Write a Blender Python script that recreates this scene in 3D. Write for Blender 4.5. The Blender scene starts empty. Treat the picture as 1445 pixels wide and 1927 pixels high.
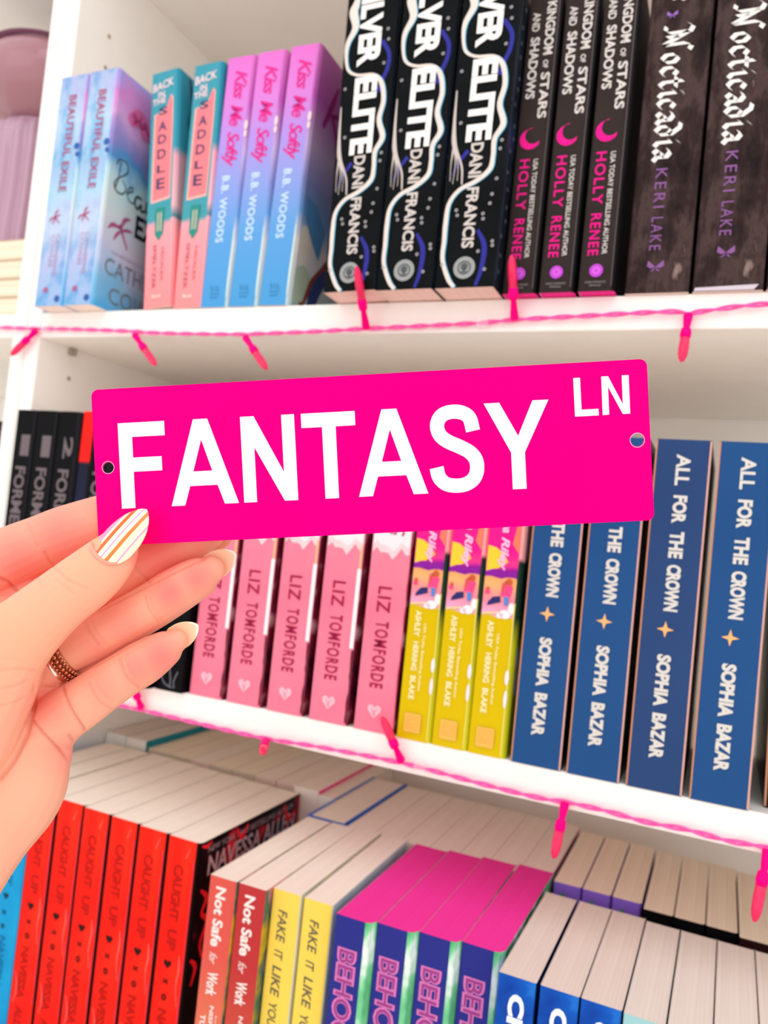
import bpy, bmesh, math, random
import numpy as np
from mathutils import Vector, Matrix
random.seed(4)
S = bpy.context.scene
COL = S.collection

# ------------------------------------------------------------------ camera
CAM = np.array([0.57653516, -0.50692899, -0.16959785])
RIGHT = np.array([0.91326873, 0.39439177, 0.10195766])
DOWN = np.array([0.07891119, 0.07426664, -0.99411141])
FWD = np.array([-0.39964141, 0.91593646, 0.03670347])
FPX = 1487.73
cd = bpy.data.cameras.new('camera'); cam = bpy.data.objects.new('camera', cd); COL.objects.link(cam)
M4 = Matrix.Identity(4)
for r_ in range(3):
    M4[r_][0] = RIGHT[r_]; M4[r_][1] = -DOWN[r_]; M4[r_][2] = -FWD[r_]; M4[r_][3] = CAM[r_]
cam.matrix_world = M4
cd.sensor_fit = 'VERTICAL'; cd.sensor_height = 36.0; cd.sensor_width = 27.0
cd.lens = FPX / 1927 * 36.0
cd.clip_start = 0.01
cd.dof.use_dof = True; cd.dof.focus_distance = 0.287; cd.dof.aperture_fstop = 13.0
S.camera = cam

# ------------------------------------------------------------------ world, lights, exposure
S.view_settings.view_transform = 'Standard'; S.view_settings.look = 'None'
S.view_settings.gamma = 1.0; S.view_settings.use_curve_mapping = False
S.view_settings.exposure = -0.11
S.cycles.diffuse_bounces = 10; S.cycles.max_bounces = 14
wd = bpy.data.worlds.new('world'); S.world = wd; wd.use_nodes = True
wd.node_tree.nodes['Background'].inputs[0].default_value = (1.0, 0.99, 0.965, 1)
wd.node_tree.nodes['Background'].inputs[1].default_value = 1.42
def area(name, loc, target, size, energy, color):
    l = bpy.data.lights.new(name, 'AREA'); l.shape = 'RECTANGLE'; l.size = size[0]; l.size_y = size[1]
    l.energy = energy; l.color = color
    o = bpy.data.objects.new(name, l); COL.objects.link(o); o.location = loc
    o.rotation_euler = (Vector(target) - Vector(loc)).to_track_quat('-Z', 'Y').to_euler()
    return o
area('front_fill_light', (-0.3, -2.0, 0.7), (0.25, 0, -0.15), (1.6, 1.4), 3.5, (1.0, 0.985, 0.97))  # unseen soft area light, added to light the shelf fronts
area('high_fill_light', (0.9, -1.25, 1.35), (0.35, 0, -0.35), (1.2, 1.0), 5, (1.0, 0.96, 0.92))  # unseen area light from higher up, added to brighten the page tops

# ------------------------------------------------------------------ helpers
def hexc(h):
    h = h.lstrip('#'); o = []
    for i in (0, 2, 4):
        c = int(h[i:i+2], 16) / 255
        o.append(c / 12.92 if c <= 0.04045 else ((c + 0.055) / 1.055) ** 2.4)
    return (*o, 1.0)
MATS = {}
def mat(name, col, rough=0.5, metal=0.0, spec=0.10, **kw):
    if name in MATS: return MATS[name]
    m = bpy.data.materials.new(name); m.use_nodes = True
    b = m.node_tree.nodes['Principled BSDF']
    b.inputs['Base Color'].default_value = hexc(col); b.inputs['Roughness'].default_value = rough
    b.inputs['Metallic'].default_value = metal; b.inputs['Specular IOR Level'].default_value = spec
    for k, v in kw.items(): b.inputs[k.replace('_', ' ')].default_value = v
    MATS[name] = m; return m
def N(m, t, **kw):
    n = m.node_tree.nodes.new(t)
    for k, v in kw.items(): setattr(n, k, v)
    return n
def LK(m, a, b): m.node_tree.links.new(a, b)
def ramp(m, stops, interp='LINEAR'):
    r = N(m, 'ShaderNodeValToRGB'); e = r.color_ramp; e.interpolation = interp
    while len(e.elements) < len(stops): e.elements.new(0.5)
    for i, (p, c) in enumerate(stops): e.elements[i].position = p; e.elements[i].color = hexc(c)
    return r
def objc(m):
    t = N(m, 'ShaderNodeTexCoord'); s = N(m, 'ShaderNodeSeparateXYZ'); LK(m, t.outputs['Object'], s.inputs[0]); return t, s
def noise(m, t, scale, detail=4, rough=0.5, map_scale=(1, 1, 1), loc=(0, 0, 0)):
    mp = N(m, 'ShaderNodeMapping'); mp.inputs['Scale'].default_value = map_scale; mp.inputs['Location'].default_value = loc
    LK(m, t.outputs['Object'], mp.inputs[0])
    n = N(m, 'ShaderNodeTexNoise'); n.inputs['Scale'].default_value = scale; n.inputs['Detail'].default_value = detail
    n.inputs['Roughness'].default_value = rough; LK(m, mp.outputs[0], n.inputs['Vector']); return n
def grad(name, H, stops, rough=0.4, wob=0.0, interp='LINEAR', nscale=60, spec=0.10, axis=2):
    """colour bands over the printed height of a cover (z = 0 bottom .. H top)"""
    if name in MATS: return MATS[name]
    m = mat(name, 'ffffff', rough, spec=spec); b = m.node_tree.nodes['Principled BSDF']
    t, s = objc(m); d = N(m, 'ShaderNodeMath', operation='DIVIDE'); d.inputs[1].default_value = H
    LK(m, s.outputs[axis], d.inputs[0]); src = d.outputs[0]
    if wob:
        n = noise(m, t, nscale); a = N(m, 'ShaderNodeMath', operation='MULTIPLY_ADD'); a.inputs[1].default_value = wob
        LK(m, n.outputs[0], a.inputs[0]); sb = N(m, 'ShaderNodeMath', operation='SUBTRACT'); sb.inputs[1].default_value = wob / 2
        LK(m, src, sb.inputs[0]); LK(m, sb.outputs[0], a.inputs[2]); src = a.outputs[0]
    r = ramp(m, stops, interp); LK(m, src, r.inputs[0]); LK(m, r.outputs[0], b.inputs['Base Color']); return m
def cloudy(name, stops, scale=30, rough=0.4, detail=4, map_scale=(1, 1, 1), loc=(0, 0, 0), spec=0.10, nr=0.5, bump=0):
    if name in MATS: return MATS[name]
    m = mat(name, 'ffffff', rough, spec=spec); b = m.node_tree.nodes['Principled BSDF']
    t, s = objc(m); n = noise(m, t, scale, detail, nr, map_scale, loc)
    r = ramp(m, stops); LK(m, n.outputs[0], r.inputs[0]); LK(m, r.outputs[0], b.inputs['Base Color'])
    if bump:
        bp = N(m, 'ShaderNodeBump'); bp.inputs['Strength'].default_value = bump; bp.inputs['Distance'].default_value = 0.001
        LK(m, n.outputs[0], bp.inputs['Height']); LK(m, bp.outputs[0], b.inputs['Normal'])
    return m
def pages(name, c1, c2, ax=(700, 4, 4)):
    m = cloudy(name, [(0.3, c1), (0.7, c2)], 1.0, 0.85, 3, ax, spec=0.05, bump=0.06); return m

def new_mesh(name, verts, faces, mats, idx=None, smooth=False):
    me = bpy.data.meshes.new(name); me.from_pydata([tuple(v) for v in verts], [], faces)
    for m in (mats if isinstance(mats, (list, tuple)) else [mats]): me.materials.append(m)
    if idx is not None:
        for p, i in zip(me.polygons, idx): p.material_index = i
    if smooth:
        for p in me.polygons: p.use_smooth = True
    me.update(); return me
def link(name, me, parent=None, label=None):
    o = bpy.data.objects.new(name, me); COL.objects.link(o)
    if parent is not None: o.parent = parent
    if label: o['label'] = label
    return o
def tag(o, label, cat, group=None):
    o['label'] = label; o['category'] = cat
    if group: o['group'] = group
    return o
def empty(name, loc, label, cat, group=None, rot=(0, 0, 0)):
    o = bpy.data.objects.new(name, None); COL.objects.link(o); o.location = loc; o.rotation_euler = rot; o.empty_display_size = 0.02
    return tag(o, label, cat, group)
def struct(o): o['kind'] = 'structure'; return o
def boxdata(x0, x1, y0, y1, z0, z1):
    v = [(x0,y0,z0),(x1,y0,z0),(x1,y1,z0),(x0,y1,z0),(x0,y0,z1),(x1,y0,z1),(x1,y1,z1),(x0,y1,z1)]
    f = [(0,3,2,1),(4,5,6,7),(0,1,5,4),(1,2,6,5),(2,3,7,6),(3,0,4,7)]
    return v, f
def box_mesh(name, x0, x1, y0, y1, z0, z1, m, bev=0.0):
    v, f = boxdata(x0, x1, y0, y1, z0, z1); me = new_mesh(name, v, f, m)
    if bev:
        bm = bmesh.new(); bm.from_mesh(me); bmesh.ops.bevel(bm, geom=list(bm.edges), offset=bev, segments=2, affect='EDGES'); bm.to_mesh(me); bm.free()
    return me
def prism(outline, z0, z1):
    n = len(outline); v = [(x, y, z0) for x, y in outline] + [(x, y, z1) for x, y in outline]
    f = [tuple(range(n))[::-1], tuple(range(n, 2*n))] + [(i, (i+1) % n, n+(i+1) % n, n+i) for i in range(n)]
    return v, f

# -------- flat print: everything returns (verts2d, faces)
_tc = {}
def glyphs(s, bold=0.0, shear=0.0, space=1.0, res=3):
    k = (s, bold, shear, space)
    if k in _tc: return _tc[k]
    cu = bpy.data.curves.new('t', 'FONT'); cu.body = s; cu.offset = bold; cu.shear = shear; cu.space_character = space; cu.resolution_u = res
    o = bpy.data.objects.new('t', cu); COL.objects.link(o)
    dg = bpy.context.evaluated_depsgraph_get(); dg.update()
    me = bpy.data.meshes.new_from_object(o.evaluated_get(dg))
    v = np.array([(p.co.x, p.co.y) for p in me.vertices]); f = [tuple(p.vertices) for p in me.polygons]
    bpy.data.objects.remove(o); bpy.data.curves.remove(cu); bpy.data.meshes.remove(me)
    v = (v - v.min(0)) / (v.max(0) - v.min(0)); _tc[k] = (v, f); return _tc[k]
def txt(s, u0, u1, vt, vb, bold=0.0, shear=0.0, space=1.0, upright=False, slant=0.0, res=3):
    """text reading down the spine between heights vt (start) and vb (end); letter feet at u0, tops at u1. mm in, m out"""
    v, f = glyphs(s, bold, shear, space, res)
    if upright: w = np.stack([u0 + v[:, 0]*(u1-u0), vb + v[:, 1]*(vt-vb) + slant*v[:, 0]*(u1-u0)], 1)
    else: w = np.stack([u0 + v[:, 1]*(u1-u0), vt - v[:, 0]*(vt-vb)], 1)
    return w, f
def poly(pts): return np.array(pts, float), [tuple(range(len(pts)))]
def disc(u, v, r, n=20, r2=None):
    r2 = r2 or r
    return poly([(u + r*math.cos(2*math.pi*i/n), v + r2*math.sin(2*math.pi*i/n)) for i in range(n)])
def annulus(u, v, r0, r1, n=24):
    a = [2*math.pi*i/n for i in range(n)]
    P_ = [(u + r0*math.cos(t), v + r0*math.sin(t)) for t in a] + [(u + r1*math.cos(t), v + r1*math.sin(t)) for t in a]
    return np.array(P_), [(i, (i+1) % n, n+(i+1) % n, n+i) for i in range(n)]
def catmull(pts, sub=6):
    P_ = [np.array(p, float) for p in pts]; P_ = [2*P_[0]-P_[1]] + P_ + [2*P_[-1]-P_[-2]]; o = []
    for i in range(1, len(P_)-2):
        a, b, c, d = P_[i-1:i+3]
        for k in range(sub):
            t = k/sub; o.append(0.5*((2*b)+(-a+c)*t+(2*a-5*b+4*c-d)*t*t+(-a+3*b-3*c+d)*t**3))
    o.append(P_[-2]); return np.array(o)
def ribbon(pts, w, sub=6, smooth=True, du=0.0, dv=0.0):
    """stroke through pts; w one width or a width per point"""
    ws = [w]*len(pts) if not hasattr(w, '__len__') else w
    q = [(p[0]+du, p[1]+dv, ws[i]) for i, p in enumerate(pts)]
    q = catmull(q, sub) if smooth and len(q) > 2 else np.array(q, float)
    xy = q[:, :2]; t = np.gradient(xy, axis=0); t /= (np.linalg.norm(t, axis=1)[:, None] + 1e-9); n = np.stack([-t[:, 1], t[:, 0]], 1)
    a = xy + n*q[:, 2:3]/2; b = xy - n*q[:, 2:3]/2; m = len(xy)
    return np.concatenate([a, b]), [(i, i+1, m+i+1, m+i) for i in range(m-1)]
def nib(strokes, nx, ny):
    V, F = [], []
    for s in strokes:
        s = np.array(s, float)
        for i in range(len(s)-1):
            k = len(V); a, b = s[i], s[i+1]
            V += [(a[0]-nx/2, a[1]-ny/2), (a[0]+nx/2, a[1]+ny/2), (b[0]+nx/2, b[1]+ny/2), (b[0]-nx/2, b[1]-ny/2)]; F.append((k, k+1, k+2, k+3))
    return V, F
def multi(*ds):
    V, F, n = [], [], 0
    for v, f in ds:
        v = np.array(v, float); V.append(v); F += [tuple(i+n for i in q) for q in f]; n += len(v)
    return np.concatenate(V), F
BL = {
 'N': (1.75, [[(.0,1.45),(.2,1.75),(.5,1.6),(.5,.35),(.3,.05),(.05,.1)],[(.5,1.5),(1.25,.0)],[(1.25,.0),(1.25,1.35),(1.45,1.75),(1.7,1.6)],[(.75,.9),(.75,.2)]]),
 'o': (.85, [[(.15,.78),(.15,.25),(.4,0),(.65,.25),(.65,.75),(.4,1),(.15,.78)]]),
 'c': (.78, [[(.65,.82),(.4,1),(.15,.75),(.15,.25),(.4,0),(.68,.22)]]),
 't': (.75, [[(.3,1.4),(.3,.25),(.48,0),(.7,.18)],[(.02,.98),(.66,.98)]]),
 'i': (.58, [[(.08,.82),(.28,1),(.28,.2),(.5,0)],[(.22,1.35),(.38,1.5)]]),
 'a': (.92, [[(.15,.85),(.4,1),(.65,.8),(.65,.2),(.88,0)],[(.65,.55),(.35,.5),(.15,.25),(.35,0),(.65,.25)]]),
 'd': (.88, [[(.0,1.5),(.3,1.45),(.66,.95),(.66,.25),(.4,0),(.15,.25),(.15,.7),(.4,.95),(.66,.78)]]),
}
def blackletter(s, u0, u1, vt, vb):
    x = 0; V, F = [], []
    for ch in s:
        w, st = BL[ch]; v, f = nib([[(a+x, b) for a, b in q] for q in st], .2, .24); k = len(V)
        V += v; F += [tuple(i+k for i in q) for q in f]; x += w
    V = np.array(V); V = (V - V.min(0)) / (V.max(0) - V.min(0))
    return np.stack([u0 + V[:, 1]*(u1-u0), vt - V[:, 0]*(vt-vb)], 1), F

# ------------------------------------------------------------------ books
class Kind: pass
def book(W, H, D, spine, left=None, right=None, page=None, hinge=None, chamfer=0.0, t=0.00035, over=0.0003, prints=(), rightp=(), lcham=0.0, extra=None):
    """mm in. prints: (part name, material, (verts, faces)[, label]) on the spine; rightp: the same on the right cover (u = depth)"""
    K = Kind(); K.W, K.H, K.D = W/1000, H/1000, D/1000; W, H, D = K.W, K.H, K.D
    b = max(lcham/1000, 0.0009); c = max(chamfer/1000, 0.0009)
    left = left or spine; right = right or spine; page = page or PAGE
    out = [(0, D), (0, b), (b*.3, b*.3), (b, 0), (W-c, 0), (W-c*.3, c*.3) if c < .002 else (W-c*.45, c*.18), (W, c), (W, D), (W-t, D), (W-t, c+t), (W-c-t*.4, t), (b+t*.4, t), (t, b+t), (t, D)]
    v, f = prism(out, 0, H); idx = [4, 4]
    n = len(out)
    for i in range(n):
        idx.append(1 if i in (0, 1) else (5 if hinge and i < 6 else 2) if (i in (5, 6) or (i == 4 and c >= .002)) else 3 if i in (8, 9, 11, 12) else 0)
    inner = mat('cover_inside', 'd9d2cc', 0.7)
    cv = new_mesh('cover', v, f, [spine, left, right, inner, page if t < .001 else spine, hinge or right], idx)
    o2 = max(over, 0.00015); e = t + 0.00003
    out2 = [(e, D - o2), (e, b+e), (b+e*.5, e), (W-c-e*.5, e), (W-c*.45-e, c*.18+e), (W-e, c+e), (W-e, D - o2)]
    v, f = prism(out2, o2, H - o2); pg = new_mesh('page_block', v, f, page)
    K.parts = [('cover', cv, None), ('page_block', pg, None)]
    def add(lst, side):
        for i, pr in enumerate(lst):
            nm, m, (vv, ff) = pr[0], pr[1], pr[2]; lab = pr[3] if len(pr) > 3 else None
            off = 0.00015 + 0.00007*i; vv = np.array(vv)/1000
            if side == 0: V = [(a, -off, z) for a, z in vv]
            else: V = [(W + off, a, z) for a, z in vv]
            me = new_mesh(nm, V, ff, m)
            K.parts.append((nm, me, lab))
    add(prints, 0); add(rightp, 1)
    if extra: K.parts += extra(K)
    return K
STUFFY = ('bubble_print', 'wave_print', 'blot', 'smoke_print')
def place(K, name, x, y, z, label, group=None, lean=0.0, rz=0.0, cat='book'):
    th = math.radians(lean)
    if th > 0: z = z + K.W*math.sin(th)
    e = empty(name, (x/1000, y/1000, z/1000 if abs(z) > 1.5 or th <= 0 else z), label, cat, group, (0, th, math.radians(rz)))
    if th > 0: e.location.z = (z - K.W*math.sin(th))/1000 + K.W*math.sin(th)
    for nm, me, lab in K.parts:
        o = link(nm, me, e, lab)
        if nm in STUFFY: o['kind'] = 'stuff'
    return e
PAGE_R = pages('page_paper_rose', 'e8d8ce', 'dfcdc3')
PAGE = pages('page_paper', 'f9ece1', 'f1e1d4')
PAGE_T = pages('page_paper_tan', 'fbecd9', 'f1ddc6')
PAGE_W = pages('page_paper_pale', 'e9dcd4', 'dfd1c8')
INK = lambda c, r=.45, **k: mat('ink_' + c, c, r, **k)

# ------------------------------------------------------------------ room and bookcases
WHITE = cloudy('white_laminate', [(0.3, 'f5f1ec'), (0.7, 'f8f5f1')], 25, 0.42, 3)
WALLM = cloudy('wall_paint', [(0.3, 'e6ded8'), (0.7, 'ebe4de')], 8, 0.8)
FLOORM = cloudy('floor_pale_wood', [(0.3, 'e3dcd3'), (0.7, 'ece6de')], 3, 0.5, 5, (12, 1, 1))
struct(link('floor', box_mesh('floor', -2.0, 2.6, -2.6, 0.40, -1.30, -1.25, FLOORM)))
struct(link('wall_back', box_mesh('wall_back', -2.0, 2.6, 0.345, 0.40, -1.25, 1.5, WALLM)))
def part_box(p, name, x0, x1, y0, y1, z0, z1, m=WHITE, bev=0.0006, label=None):
    return link(name, box_mesh(name, x0/1000, x1/1000, y0/1000, y1/1000, z0/1000, z1/1000, m, bev), p, label)
PEG = mat('peg_hole_brown', '9a8467', 0.7)
case = empty('bookcase', (0, 0, 0), 'white laminate bookcase full of paperbacks, filling the picture behind the sign', 'bookcase', 'white bookcases side by side')
part_box(case, 'side_panel', -7.4, 9, 0, 300, -1250, 700)
part_box(case, 'side_panel', 830, 848, 0, 300, -1250, 700)
for z in (0, -301): part_box(case, 'shelf', 9, 830, 0, 298, z-22, z)
part_box(case, 'shelf', 9, 830, 0, 298, 342, 364)
part_box(case, 'shelf', 9, 830, -75, 298, -626, -602, label='deeper shelf carrying the front row of books')
part_box(case, 'base_front', 9, 830, -70, -52, -1250, -626)
part_box(case, 'back_panel', -7, 848, 300, 306, -1250, 700, bev=0)
for z in (275, 245, -50): link('peg_hole', new_mesh('peg_hole', [(0.0092, 0.038+.002*math.cos(i), z/1000+.002*math.sin(i)) for i in [k*math.pi/5 for k in range(10)]], [tuple(range(10))], PEG), case)
peg = link('shelf_pin', box_mesh('shelf_pin', .009, .014, .033, .040, -.0285, -.0222, mat('pin_metal', 'b9b2a6', .3, .8), .0005), case)
case2 = empty('bookcase', (0, 0, 0), 'neighbouring white bookcase at the left edge holding the mauve glass vase', 'bookcase', 'white bookcases side by side')
part_box(case2, 'side_panel', -24, -8.2, 0, 300, -1250, 700)
part_box(case2, 'side_panel', -700, -684, 0, 300, -1250, 700)
for z in (0, -301, -602, 364): part_box(case2, 'shelf', -684, -24, 0, 298, z-22, z)
part_box(case2, 'back_panel', -700, -8.2, 300, 306, -1250, 700, bev=0)

# ---- things on the neighbouring bookcase
def lathe(name, prof, m, n=48, ribs=0, amp=0.0):
    V, F = [], []
    for j, (r, z) in enumerate(prof):
        for i in range(n):
            a = 2*math.pi*i/n; rr = r
            if ribs and z < ribs_top: rr = r*(1 + amp*math.cos(a*ribs))
            V.append((rr*math.cos(a), rr*math.sin(a), z))
    for j in range(len(prof)-1):
        for i in range(n): F.append((j*n+i, j*n+(i+1) % n, (j+1)*n+(i+1) % n, (j+1)*n+i))
    return new_mesh(name, V, F, m, smooth=True)
ribs_top = 0.133
MAUVE = mat('mauve_glass', 'b47c88', 0.1, spec=0.8, Transmission_Weight=0.25, IOR=1.45)
MAUVE2 = mat('mauve_ribbed_glass', 'cfa5bd', 0.12, spec=0.8, Transmission_Weight=0.3, IOR=1.45)
vs = empty('vase', (-0.092, 0.075, 0.0743), 'mauve glass vase with a fluted foot and round bowl, on cream page edges', 'vase')
prof = [(.056, 0), (.054, .03), (.052, .06), (.052, .09), (.053, .115), (.050, .128), (.044, .133)]
link('fluted_foot', lathe('fluted_foot', prof, MAUVE2, 144, 24, .05), vs)
prof = [(.042, .133), (.050, .139), (.063, .150), (.071, .166), (.073, .178), (.071, .190), (.066, .199), (.064, .2015), (.062, .2008), (.064, .190), (.067, .178), (.064, .164), (.054, .150), (.030, .142), (.0, .141)]
link('bowl', lathe('bowl', prof, MAUVE, 64), vs)
link('rim', lathe('rim', [(.0645, .2015), (.067, .203), (.067, .2055), (.063, .206), (.062, .203)], mat('mauve_rim', '6e3f57', .2), 64), vs)
STK = [(-160, -20, 0, 16.5), (-168, -26, 17, 17.5), (-165, -29, 35, 18), (-155, -31, 53.5, 20)]
for i, (x0, x1, z0, h) in enumerate(STK):
    lab = ['cream page edge book at the bottom of the flat stack, left bookcase', 'second book up in the flat cream stack at the left edge',
           'third book up in the flat cream stack at the left edge', 'topmost book of the flat cream stack under the mauve vase'][i]
    x1 = min(x1, -25.0) if i else -25.5
    e = empty('paperback', ((x0)/1000, 0.004 + .002*i, z0/1000), lab, 'book', 'flat books under the vase')
    w = (x1-x0)/1000; h = h/1000
    link('page_block', box_mesh('page_block', .001, w, 0, .125, .0006, h-.0006, pages('page_side', 'f6e8d4', 'ead7be', (4, 4, 800)), .0012), e)
    link('cover', box_mesh('cover', 0, w-.0005, .0005, .126, h-.0006, h, INK('c9b298')), e); link('cover', box_mesh('cover', 0, w-.0005, .0005, .126, 0, .0006, INK('c9b298')), e)
DBR = mat('dark_plum', '3a1c22', .45)
db = book(24, 205, 135, DBR)
for i in range(3):
    place(db, 'paperback', -50.5 - 25.5*i, 12, -301, ['plain plum book nearest the panel in the left bookcase', 'second plum book from the panel in the left bookcase', 'third plum book from the panel in the left bookcase'][i], 'plum books in the left bookcase')

# ------------------------------------------------------------------ top row
# watercolour dragonfly books
def water(name, seed, dark=False):
    m = mat(name, 'ffffff', .35); b = m.node_tree.nodes['Principled BSDF']; t, s = objc(m)
    n = noise(m, t, 38, 4, .55, (1.3, 1.3, .8), (seed, seed*.3, 0)); r = ramp(m, [(.30, '3f86cc'), (.42, '6fb0dd'), (.52, 'c0d4ea'), (.62, 'c3c5ea'), (.75, '9a8fd0')])
    LK(m, n.outputs[0], r.inputs[0])
    d = N(m, 'ShaderNodeMath', operation='DIVIDE'); d.inputs[1].default_value = .2; LK(m, s.outputs[2], d.inputs[0])
    r2 = ramp(m, [(0, '4a92d2'), (.18, '9a9fd6'), (.3, 'c3c5e0'), (.5, '8fc6e2'), (.62, '5f9fd0'), (.8, 'a9c6e4'), (1, '8f94cc')]); LK(m, d.outputs[0], r2.inputs[0])
    mx = N(m, 'ShaderNodeMix', data_type='RGBA'); mx.inputs[0].default_value = .5; LK(m, r.outputs[0], mx.inputs[6]); LK(m, r2.outputs[0], mx.inputs[7])
    LK(m, mx.outputs[2], b.inputs['Base Color']); return m
def water_cover(name):
    m = mat(name, 'ffffff', .35); b = m.node_tree.nodes['Principled BSDF']; t, s = objc(m)
    d = N(m, 'ShaderNodeMath', operation='DIVIDE'); d.inputs[1].default_value = .2; LK(m, s.outputs[2], d.inputs[0])
    n = noise(m, t, 30); a = N(m, 'ShaderNodeMath', operation='MULTIPLY_ADD'); a.inputs[1].default_value = .3
    LK(m, n.outputs[0], a.inputs[0]); sb = N(m, 'ShaderNodeMath', operation='SUBTRACT'); sb.inputs[1].default_value = .15
    LK(m, d.outputs[0], sb.inputs[0]); LK(m, sb.outputs[0], a.inputs[2])
    r = ramp(m, [(0, '4fb0e6'), (.12, '86c4ea'), (.25, 'c9d2ec'), (.45, 'd5e2e2'), (.56, 'bfe2ea'), (.64, '4f98d2'), (.70, '8f8fd2'), (.80, 'dba6dc'), (.93, 'd98ad0'), (1, 'a9a0e6')])
    LK(m, a.outputs[0], r.inputs[0])
    g = N(m, 'ShaderNodeMapRange'); g.inputs[1].default_value = .035; g.inputs[2].default_value = .075; LK(m, s.outputs[1], g.inputs[0])
    r3 = ramp(m, [(0, '59686e'), (.5, '8d979b'), (.7, '38465a'), (.8, '9a8fa6'), (1, 'b990b8')]); LK(m, d.outputs[0], r3.inputs[0])
    mx = N(m, 'ShaderNodeMix', data_type='RGBA'); LK(m, g.outputs[0], mx.inputs[0]); LK(m, r.outputs[0], mx.inputs[6]); LK(m, r3.outputs[0], mx.inputs[7])
    LK(m, mx.outputs[2], b.inputs['Base Color']); return m
RED1 = INK('a8456a'); MV = INK('b58fb4')
def dragonfly(u, v, s, rot=0.0, mt=None):
    c, sn = math.cos(rot), math.sin(rot)
    R_ = lambda p: [(u + s*(a*c - b*sn), v + s*(a*sn + b*c)) for a, b in p]
    return multi(ribbon(R_([(0, -1), (0, -.2), (0, .45)]), [.10*s, .16*s, .22*s]), ribbon(R_([(0, .2), (.5, .55), (1, .5)]), [.1*s, .26*s, .08*s]),
                 ribbon(R_([(0, .2), (-.5, .55), (-1, .5)]), [.1*s, .26*s, .08*s]), ribbon(R_([(0, .1), (.45, .0), (.85, -.2)]), [.1*s, .2*s, .06*s]), ribbon(R_([(0, .1), (-.45, .0), (-.85, -.2)]), [.1*s, .2*s, .06*s]))
BEA = book(31.5, 201, 132, water('watercolour_spine', 0.0), right=water_cover('watercolour_front'), chamfer=2.5,
    prints=[('title_lettering', RED1, txt('BEAUTIFUL EXILE', 12, 20.5, 184, 99, .02, 0, 1.05)), ('dragonfly_print', INK('a8325f'), dragonfly(13, 76, 7, .8)),
            ('author_lettering', MV, multi(txt('CATHERINE', 16, 20, 62, 26), txt('COWLES', 10.5, 14.5, 62, 34))), ('emblem', INK('c23a72'), annulus(11, 14, 1, 2.4)),
            ('blot', INK('2f5fa8'), multi(disc(27, 138, 3, 9), disc(28.5, 131, 2.2, 8), disc(25, 6, 3, 8)))],
    rightp=[('title_lettering', INK('2b2b2b'), multi(ribbon([(9, 122), (12, 128), (20, 129), (23, 122), (16, 115), (12, 112), (9, 106), (13, 101), (20, 102), (23, 108), (17, 113)], [1, 1.2, 1.4, 1.5, 1.2, .8, 1.4, 1.5, 1.4, 1.2, .6]), ribbon([(14, 127), (13, 112), (10, 102)], 1.3),
                ribbon([(24, 104), (28, 107), (31, 109), (30, 112), (26, 109), (26, 102), (31, 99), (36, 101)], 1.3), ribbon([(43, 107), (37, 107), (35, 101), (39, 97), (43, 102), (44, 97), (49, 99)], 2.2),
                ribbon([(50, 108), (50, 100), (54, 98), (57, 106), (58, 98), (62, 100)], 2.0))),
            ('title_lettering', INK('14161a'), txt('EXILE', 39, 92, 92, 72, .03, upright=True)),
            ('dragonfly_print', INK('b05a86'), dragonfly(24, 70, 15, .6)),
            ('author_lettering', INK('76838a'), multi(txt('CATHERINE', 9, 100, 44, 30, upright=True), txt('COWLES', 17, 95, 21, 7, upright=True))),
            ('small_lettering', INK('a3a0b0'), multi(txt('THE BESTSELLING AUTHOR', 14, 70, 51, 48.5, upright=True))),
            ('flower_print', INK('e46aa6'), multi(disc(30, 172, 10, 11, 8), disc(38, 165, 7, 9, 8), disc(22, 168, 6, 9, 6))),
            ('flower_print', INK('b82f6e'), multi(ribbon([(22, 164), (28, 170), (33, 165), (38, 168), (45, 158), (52, 150)], [1, 2.4, 1, 2.2, 1.5, .6]), ribbon([(30, 166), (31, 176)], 1.4)))])
GRN = 'watercolour paperbacks'
place(BEA, 'paperback', 17.5, -17, 0, 'blue watercolour paperback leftmost on the top shelf, against the panel', GRN)
place(BEA, 'paperback', 50.8, -17.5, 0, 'second blue watercolour paperback, its dragonfly front cover showing', GRN)

# saddle books
TEAL = grad('teal_to_salmon', .202, [(0, 'fb8f92'), (.31, 'ff9da6'), (.345, 'f2a0ac'), (.365, '459ba8'), (1, '3f96ab')], .4, .03)
SALR = grad('saddle_side', .202, [(0, 'f7949a'), (.36, 'f5aab2'), (.37, '2f8692'), (.42, 'f7b9c2'), (.63, 'f3a8b8'), (.67, '3d9ab0'), (1, '2f8ca4')], .4, .05)
NV = INK('4a4868'); PK = INK('ff8088')
def sad_panel(i):
    o = [(4.5, 90), (22.5, 92), (22.8, 160), (22.3, 177), (20.5, 180), (17, 171), (12, 167), (5, 165)]
    c = np.array(o).mean(0); return poly([tuple(c + (np.array(p) - c)*np.array([i, 1 + (i-1)*.25])) for p in o])
lets = [('S', 171, 164), ('A', 158.5, 150), ('D', 147, 139), ('D', 134.5, 126), ('L', 121, 114), ('E', 109.5, 100)]
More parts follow.
